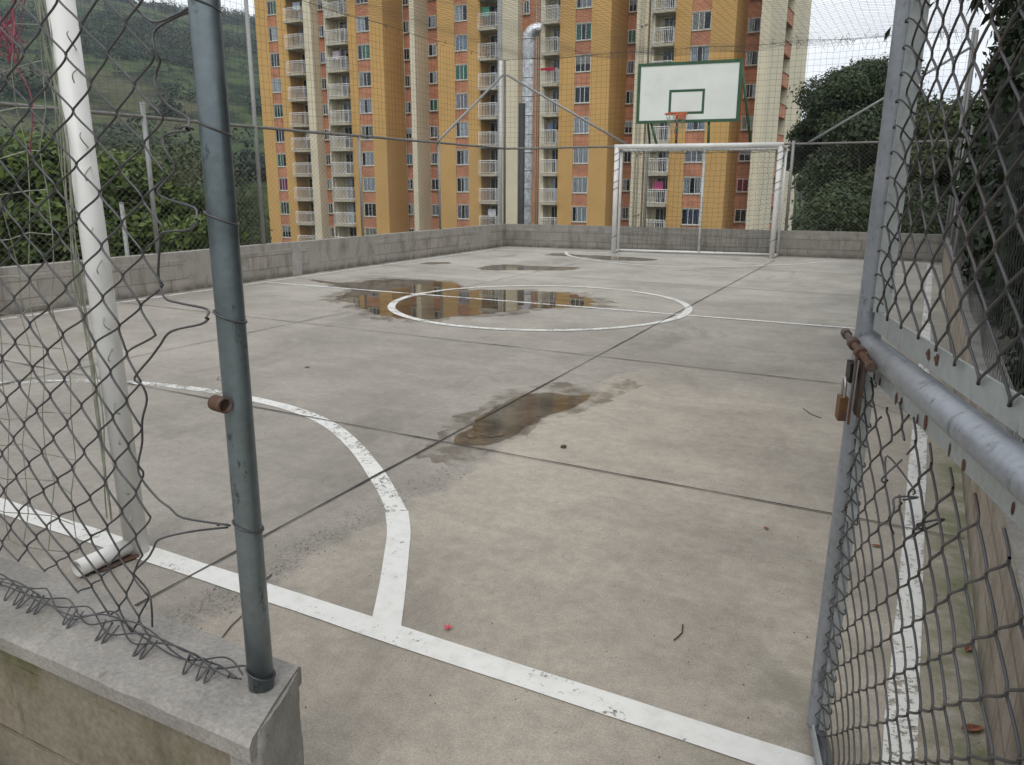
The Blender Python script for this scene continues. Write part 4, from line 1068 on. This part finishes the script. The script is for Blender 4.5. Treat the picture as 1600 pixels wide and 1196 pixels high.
# right tower
T = make_tower('apartment_tower', 'rightmost ochre and cream apartment tower behind the basketball board', -16); L = T.location
oc, cr_, br = MB(), MB(), MB()
block(cr_, -21.34, -20.42, 61); br.box(-20.42, -20.25, 61.5, 73, ZB, ZTOP); block(cr_, -20.25, -19.88, 61)
balcony_bay(T, L, cr_, -19.88, -18.32, 62.0, True)
strip_bay(T, L, oc, None, -18.32, -13.88, -17.11, -15.67, cols={7: (3, 7), 0: (3, 0)})
recess(T, L, br, -13.88, -12.14, 64.6, -13.75, -12.85, cols={0: (0, 8), 3: (3, 0)})
YS = [61, 67.3, 70.6, 79.2]
cr_.box(-12.14, -11.47, 61, 67.3, ZB, ZTOP); cr_.box(-12.14, -11.47, 70.6, 79.2, ZB, ZTOP); cr_.box(-20, -12.141, 64.61, 79, ZB, ZTOP)
for k in KS:
    lg = MB(); lg.box(-12.13, -11.50, 67.302, 70.598, zc(k)-1.62, zc(k)-.62); lg.box(-12.12, -11.44, 67.301, 70.599, zc(k)-.62, zc(k)-.55, 1)
    part(lg, 'gallery_parapet', [M['brick'], M['slab']], T)
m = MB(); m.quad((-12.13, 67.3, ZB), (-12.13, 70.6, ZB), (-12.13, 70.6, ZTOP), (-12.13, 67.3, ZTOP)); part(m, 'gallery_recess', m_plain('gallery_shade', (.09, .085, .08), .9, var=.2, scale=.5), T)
m = MB()
for x in (-21.0, -20.75, -20.1): m.tube([(x, 60.92, ZB), (x, 60.92, ZTOP)], .06, 6)
for k in KS:
    if k % 2: m.tube([(-21.0, 60.92, zc(k)), (-20.45, 60.92, zc(k)+.15)], .045, 5)
part(m, 'downpipe', M['slab'], T)
finish(T, oc, cr_, br)

# laundry on three balconies
def cloth(x, y, z, w, h, mat, label):
    m = MB(); n = 8
    for i in range(n):
        a, b = w*i/n, w*(i+1)/n; m.quad((x+a, y+.04*(i % 2), z-h+.05*math.sin(i)), (x+b, y+.04*((i+1) % 2), z-h+.05*math.sin(i+1)), (x+b, y+.02, z), (x+a, y+.02, z))
    tag(m.build('laundry', mat), label, 'laundry')
cloth(-29.1, 60.42, zc(4)-.2, 1.3, .22, CURT[8], 'red cloth draped over a middle tower balcony rail')
cloth(-19.5, 61.1, zc(0)+.35, .8, .7, CURT[9], 'pink washing hanging on a right tower balcony')
cloth(-54.9, 61.3, zc(2)+.2, .6, .6, CURT[3], 'beige washing hanging on a left tower balcony')

cloth(-34.9, 61.1, zc(6)+.3, .7, .75, CURT[6], 'green washing hanging high on a middle tower balcony')
cloth(-34.4, 61.1, zc(-1)+.3, .8, .6, CURT[0], 'white washing hanging low on a middle tower balcony')
cloth(-28.7, 61.0, zc(2)+.25, .5, .6, CURT[4], 'dark blue washing on a balcony right of the silver duct')
cloth(-19.6, 61.0, zc(3)+.3, .7, .7, CURT[7], 'sky blue washing on a right tower balcony behind the backboard')
cloth(-50.8, 61.0, zc(5)+.3, .8, .7, CURT[5], 'mauve washing on the cream side of the left tower')
cloth(-55.6, 61.3, zc(7)+.3, .9, .7, CURT[2], 'pale blue washing high on the ochre side of the left tower')

# ------------------------------------------------------------------ ventilation duct
dt = empty('ventilation_duct', (-25.1, 50, -12), 'tall silver foil duct with elbow and black sheeting in front of the middle tower', 'duct')
m = MB(); rr = .42
pts = [(-24.98-.012*i, 50, 10.9-1.2*i) for i in range(20)][::-1]
for q in range(1, 10):
    a = q/9*PI*.62; pts.append((-24.98+.55*(1-math.cos(a)), 50+.25*(1-math.cos(a)), 10.9+.62*math.sin(a)))
m.tube(pts, rr, 24); part(m, 'pipe', M['duct'], dt)
m = MB()
for i in range(9): z = 10.9-1.2*i; m.tube([(-24.98-.012*i, 50, z-.03), (-24.98-.012*i, 50, z+.03)], rr+.02, 24)
part(m, 'seam_band', M['duct'], dt)
m = MB(); m.tube([(-25.30, 49.62, -12), (-25.24, 49.62, 6.85)], .25, 10); part(m, 'black_sheeting', M['tarp'], dt)

# ------------------------------------------------------------------ vegetation
import numpy as np
rng = np.random.default_rng(5)
def leaves(name, blobs, n, size, mat, parent=None, aspect=.5, shell=.55, up=.4, droop=0., world_offset=(0, 0, 0)):
    """thousands of separate leaf faces spread through uneven clumps"""
    B = np.array([b[:3] for b in blobs], float); S = np.array([b[3:6] if len(b) >= 6 else (b[3],)*3 for b in blobs], float)
    wgt = S.prod(1)**(2/3); idx = rng.choice(len(B), n, p=wgt/wgt.sum())
    d = rng.normal(size=(n, 3)); d /= np.linalg.norm(d, axis=1)[:, None]
    r = shell+(1-shell)*rng.random(n)**.6; r *= 1+.18*rng.normal(size=n)
    P = B[idx]+d*S[idx]*r[:, None]
    nrm = d*.8+rng.normal(size=(n, 3))*.55; nrm[:, 2] += up; nrm /= np.linalg.norm(nrm, axis=1)[:, None]
    t = np.cross(nrm, rng.normal(size=(n, 3))); t[:, 2] -= droop; t /= np.linalg.norm(t, axis=1)[:, None]
    b = np.cross(nrm, t); b /= np.linalg.norm(b, axis=1)[:, None]
    s = size*(.6+.8*rng.random(n))[:, None]
    V = np.empty((n, 4, 3)); V[:, 0] = P-t*s; V[:, 1] = P+b*s*aspect-t*s*.1; V[:, 2] = P+t*s+nrm*s*.15; V[:, 3] = P-b*s*aspect-t*s*.1
    V = V.reshape(-1, 3)-np.array(world_offset)
    me = bpy.data.meshes.new(name); me.vertices.add(4*n); me.vertices.foreach_set('co', V.ravel())
    me.loops.add(4*n); me.loops.foreach_set('vertex_index', np.arange(4*n)); me.polygons.add(n)
    me.polygons.foreach_set('loop_start', np.arange(0, 4*n, 4)); me.polygons.foreach_set('loop_total', np.full(n, 4))
    me.materials.append(mat); me.update(); me.validate()
    o = bpy.data.objects.new(name, me); COL.objects.link(o)
    if parent: o.parent = parent
    return o
def crown_blobs(rad, hgt, n, seed, squash=.75):
    r_ = random.Random(seed); out = []
    for i in range(n):
        a = r_.uniform(0, 2*PI); q = r_.uniform(.15, 1)**.6; z = r_.uniform(-.75, 1)
        k = math.sqrt(max(.1, 1-z*z)); s = rad*r_.uniform(.2, .36)
        out.append((math.cos(a)*rad*q*k*.85, math.sin(a)*rad*q*k*.85, hgt+z*rad*squash*.85, s, s, s*.72))
    return out
def tree(x, y, z, rad, hgt, seed, label, nleaf, size, mat, group=None, nb=34, cat='tree', name='tree'):
    t = empty(name, (x, y, z), label, cat, group)
    bl = crown_blobs(rad, hgt, nb, seed)
    m = MB(); r_ = random.Random(seed)
    m.tube([(0, 0, -.5), (.05*rad, 0, hgt*.35), (0, .05*rad, hgt*.75)], [rad*.085, rad*.065, rad*.045], 8)
    for b in bl[::3]:
        m.tube([(0, 0, hgt*.35), (b[0]*.4, b[1]*.4, hgt*.5+b[2]*.1), (b[0]*.85, b[1]*.85, b[2]*.95)], [rad*.04, rad*.025, rad*.01], 5)
    m.build('trunk', M['bark'], t)
    leaves('crown', bl, nleaf, size, mat, t)
    return t
def gz(x, y): return H(x, y)
def at(az, r): a = R(az); return -math.sin(a)*r, math.cos(a)*r
# right of the towers: big dark broadleaf trees
def tr(az, r, top, rad, seed, label, n=15000, size=.17, mat='leaf_far', nb=34, group=None, name='tree', cat='tree'):
    x, y = at(az, r); z0 = min(gz(x, y), -1); ztop = 1.5+r*math.tan(R(top)); hg = ztop-z0-rad*.75*.85-rad*.2
    return tree(x, y, z0, rad, hg, seed, label, n, size, M[mat], group, nb, cat, name)
tr(4.7, 40, 7.9, 2.8, 3, 'tallest rounded dark tree right of the towers', 60000, .075, nb=60)
tr(6.9, 42, 4.6, 1.9, 8, 'lower dark tree touching the right edge of the right tower', 26000, .085)
tr(4.6, 37, 3.0, 2.7, 4, 'broad dark tree low behind the far fence under the tallest one', 34000, .085)
tr(2.5, 34, 5.6, 3.2, 5, 'dark tree behind the gate post with brighter leaves', 34000, .085)
tr(-.6, 30, 5.4, 2.6, 6, 'olive tree seen through the upper gate mesh', 30000, .08, 'leaf_olive')
tr(-4, 32, 7.0, 3.6, 9, 'dark tree farthest right behind the overhanging foliage', 26000, .09)
und = []
for i in range(46):
    az = random.uniform(-8, 5.8); r = random.uniform(23, 36); x, y = at(az, r); s = random.uniform(.9, 1.8)
    und.append((x, y, random.uniform(-3.5, 1.2), s, s, s*.8))
tag(leaves('undergrowth', und, 80000, .085, M['leaf_far']), 'dark undergrowth filling the gap below the trees beyond the far fence', kind='stuff')
# left: shrubs and brush below the hill
A1, A2_, A3 = [], [], []
for i in range(125):
    y = random.uniform(-.5, 15); x = -random.uniform(11.2, 19); s = random.uniform(.45, 1.0)
    if math.degrees(math.atan2(-x, y)) < 48: continue
    top = 1.15+.35*math.sin(x*1.3+y*.9)+(.5 if y < 6 else 0)+.05*(-x-11)
    A1.append((x, y, random.uniform(-2.5, top-s*.7), s, s, s*.75))
tag(leaves('undergrowth', A1, 110000, .062, M['leaf_bush'], aspect=.42), 'bright green shrubs crowding just outside the left fence', kind='stuff')
for i in range(120):
    az = random.uniform(48, 66); r = random.uniform(24, 58); x, y = at(az, r); s = r*random.uniform(.03, .055)
    el = random.uniform(-4, 2.4); A2_.append((x, y, 1.5+r*math.tan(R(el+.5*math.sin(az)))-s*.5, s*1.3, s*1.3, s*.8))
tag(leaves('undergrowth', A2_, 140000, .12, M['leaf_olive']), 'olive brush covering the slope between the shrubs and the hill', kind='stuff')
tr(58.5, 17, 2.6, 1.5, 21, 'bushy tree with dark crown at the far left behind the white post', 16000, .08, 'leaf_bush', name='bush', cat='bush')
tr(53.0, 18, 1.9, 1.6, 22, 'rounded green bush between the white post and the short pale post', 14000, .08, 'leaf_bush', name='bush', cat='bush')
tr(48.4, 15.5, -1.7, .75, 23, 'small bright bush directly left of the thick galvanised post', 5000, .075, 'leaf_bush', nb=16, name='bush', cat='bush')
# woods and single conifers on the hill: one far-off mass
n = 1100; pts = []
while len(pts) < n:
    az = random.uniform(40, 66); r = 75*math.exp(random.random()*math.log(620/75)); x, y = at(az, r)
    q = noise.noise(Vector((x, y, 1))*.011)+.5*noise.noise(Vector((x, y, 7))*.05)
    if q > .30 or (random.random() < .03): pts.append((x, y, gz(x, y), random.uniform(.8, 1.4)*(1+r/260)))
fb = [(x, y, z+s*.8, s*.8, s*.8, s*1.3) for x, y, z, s in pts]
tag(leaves('forest', fb, 70000, .42, m_leaf('hill_forest', (.010, .024, .016), (.028, .050, .024), .1, .02), aspect=.7, shell=.3), 'dark woods scattered over the hillside behind the left fence', kind='stuff')
# skyline trees
sk = []
for i in range(260):
    az = random.uniform(40, 64); x, y = at(az, random.uniform(600, 625)); s = random.uniform(1.5, 3.2); sk.append((x, y, gz(x, y)+s*.4, s, s, s))
tag(leaves('forest', sk, 9000, .9, bpy.data.materials['hill_forest'], aspect=.7, shell=.2), 'trees along the crest of the hill', kind='stuff')

# right: dark foliage leaning over the right fence
F1 = []
for i in range(420):
    y = 1.2+17*random.random()**1.1; x = .62+1.9*random.random()**1.6+.015*y; s = random.uniform(.22, .42); z = random.uniform(-.1, 5.0)
    if z < 1.0 and y < 4.2 and x < 1.6: continue
    F1.append((x, y, z, s, s, s*.9))
tc_ = empty('tree', (1.9, 6.5, -.2), 'very dark leafy tree hanging over the right fence, filling the upper right corner', 'tree')
m = MB()
m.tube([(0, 0, -.3), (.05, -.1, 1.6), (-.1, -.4, 3.2), (-.3, -1.0, 4.6)], [.13, .11, .09, .05], 8)
for dx, dy, dz in ((-.9, 1.4, 4.0), (-.6, -2.2, 3.8), (.5, 2.5, 4.2), (-1.4, .8, 3.9), (-.2, -3.5, 3.6)): m.tube([(-.02, -.2, 2.0), (dx*.5, dy*.5, 3.1), (dx, dy, dz)], [.06, .04, .015], 6)
for i in range(26):
    a = random.uniform(-4.5, 5); m.tube([(random.uniform(-.6, .3), a, random.uniform(.2, 2)), (random.uniform(-.8, .3), a+random.uniform(-.5, .5), random.uniform(2, 3)), (random.uniform(-1, .2), a+random.uniform(-1, 1), random.uniform(3, 4.6))], .008, 4)
m.build('trunk', M['bark'], tc_)
leaves('crown', F1, 150000, .055, M['leaf_near'], tc_, aspect=.32, shell=.1, droop=1.2, world_offset=(1.9, 6.5, -.2))
m = MB(); br_l = []
bt = empty('tree_branch', (.7, 8.2, 3.6), 'leafy branch reaching over the court beside the top of the gate', 'branch')
tw = []
for x1, y1, z1, nl in ((-.46, 7.6, 2.78, 12), (-.15, 7.3, 3.05, 26), (.10, 7.4, 2.9, 30), (.25, 7.0, 2.75, 30), (0.02, 8.2, 3.45, 30), (.3, 8.4, 3.2, 30), (-.05, 9.0, 3.3, 26)):
    p = catmull([Vector((.9, 8.4, 3.7)), Vector((.9*.4+x1*.6, 8.4*.4+y1*.6, z1+.35)), Vector((x1, y1, z1))], 8); m.tube(p, [.010-.0005*i for i in range(len(p))], 5); tw.append((p, nl))
part(m, 'twigs', M['bark'], bt)
V = MB()
for p, nl in tw:
    for i in range(nl):
        b = p[min(len(p)-1, int((.35+.65*random.random()**.6)*len(p)))]; d = Vector((random.gauss(-.2, .5), random.gauss(0, .5), random.gauss(-.75, .35))).normalized(); l = random.uniform(.09, .17); wd = d.orthogonal().normalized()
        wd.rotate(__import__('mathutils').Quaternion(d, random.uniform(0, 6))); w_ = l*.16; q0 = b; q1 = b+d*l*.5; q2 = b+d*l+Vector((0, 0, -.01)); nn_ = d.cross(wd)*l*.05
        V.quad(tuple(q0), tuple(q1+wd*w_+nn_), tuple(q2), tuple(q1-wd*w_+nn_))
part(V, 'leaves', M['leaf_near'], bt)
F3 = []
for i in range(230):
    y = random.uniform(8.5, 24); x = .75+.055*(y-8)+random.uniform(-.25, 1.6); s = random.uniform(.3, .6); F3.append((x, y, random.uniform(.6, 6.2), s, s, s))
t3 = empty('tree', (2.2, 15, -.2), 'dark tree standing farther along outside the right fence', 'tree')
m = MB(); m.tube([(0, 0, -.3), (.1, .1, 2), (-.1, .3, 4.5)], [.16, .12, .05], 8)
for q in range(6): m.tube([(0, .1, 2), (random.uniform(-.8, .5), random.uniform(-2, 2), 3.2), (random.uniform(-1.2, .5), random.uniform(-4, 4), 4.6)], [.06, .035, .012], 6)
m.build('trunk', M['bark'], t3); leaves('crown', F3, 80000, .075, M['leaf_near'], t3, aspect=.35, shell=.1, droop=1., world_offset=(2.2, 15, -.2))
# climber low on the right fence
F2 = [(.40+random.uniform(-.03, .3)+.012*y, y, z, .16, .3, .25) for y, z in [(2.6+8.2*random.random(), .62+4.2*random.random()) for _ in range(330)] if not (y < 5.5 and z < 1.35)]
tag(leaves('climber', F2, 80000, .042, M['leaf_climber'], aspect=.5, shell=.1, droop=.5), 'dark climbing leaves growing through the right fence', kind='stuff')

# ------------------------------------------------------------------ litter on the court
def leaf_litter(x, y, z, l, rot, label, mat, name='fallen_leaf', cat='leaf'):
    m = MB(); n = 6
    prev = None
    for i in range(n+1):
        t = i/n; w_ = l*.24*math.sin(PI*min(1, t*1.02+.02))**.8; c = l*.25*(t-.5)**2; p = (l*(t-.5), 0, .002+c*.6)
        cur = ((p[0], -w_, p[2]+w_*.35), p, (p[0], w_, p[2]+w_*.25))
        if prev: m.quad(prev[0], cur[0], cur[1], prev[1]); m.quad(prev[1], cur[1], cur[2], prev[2])
        prev = cur
    o = m.build(name, mat); o.location = (x, y, z); o.rotation_euler.z = rot
    tag(o, label, cat)
leaf_litter(-.033, 3.446, .003, .05, .3, 'narrow reddish dry leaf on the concrete behind the gate mesh', M['deadleaf'])
leaf_litter(.279, 2.30, .003, .07, .6, 'brown dry leaf at the foot of the right wall', M['deadleaf'])
leaf_litter(.285, 2.75, .003, .045, 1.2, 'small brown leaf farther along the right wall', M['deadleaf'])
leaf_litter(-.487, 3.408, .003, .035, 2.2, 'tiny curled leaf in open court left of the gate', M['deadleaf'])
leaf_litter(-4.5, 4.875, .003, .06, .9, 'dark leaf lying between the near arc and the left wall', M['twig'])
m = MB()
for i in range(5):
    a = i*1.26; m.quad((-1.318, 2.044, .01), (-1.318+.012*math.cos(a), 2.044+.014*math.sin(a), .004), (-1.318+.018*math.cos(a+.5), 2.044+.018*math.sin(a+.5), .012), (-1.318+.011*math.cos(a+1), 2.044+.011*math.sin(a+1), .006))
tag(m.build('sweet_wrapper', M['candy']), 'crumpled red wrapper just beyond the near line', 'litter')
m = MB(); m.box(-1.765, -1.735, 3.99, 4.02, .001, .016); tag(m.build('stone_chip', M['mud'], None, .004), 'small brown chip of stone below the near puddle', 'stone')
for pts, lab in (([(-.60, 2.45), (-.588, 2.40), (-.595, 2.36), (-.60, 2.34)], 'thin bent twig on the near right concrete'), ([(-.62, 5.55), (-.55, 5.42), (-.48, 5.36)], 'thin dark twig lying before the gate latch')):
    m = MB(); m.tube([(x, y, .004) for x, y in pts], .0025, 5); tag(m.build('twig', M['twig']), lab, 'twig')
# grit and crumbs
m = MB()
rg = random.Random(4)
for i in range(1500):
    if i < 500: y = rg.uniform(1.2, 3.4); x = -2.12+rg.gauss(0, .06)-.05
    else: x = rg.uniform(-6, .3); y = rg.uniform(1.2, 8)
    s = rg.uniform(.0012, .0038); a = rg.uniform(0, 3)
    m.poly([(x+s*math.cos(a+q*2.1), y+s*math.sin(a+q*2.1), .001) for q in range(3)]); m.quad((x-s, y, .001), (x, y-s, s), (x+s, y, .001), (x, y+s, s*.8))
tag(m.build('grit', M['twig']), 'scattered grit and crumbs on the concrete', kind='stuff')

# ------------------------------------------------------------------ air
t = NT('valley_air'); pv = t.n('ShaderNodeVolumePrincipled'); pv.inputs['Color'].default_value = (.86, .93, 1, 1); pv.inputs['Density'].default_value = .0003; pv.inputs['Anisotropy'].default_value = .2
t.l(pv.outputs[0], t.out.inputs['Volume'])
m = MB(); m.box(-1700, 1700, -1700, 1700, -130, 175); tag(m.build('haze', t.m), 'thin valley haze', kind='stuff')
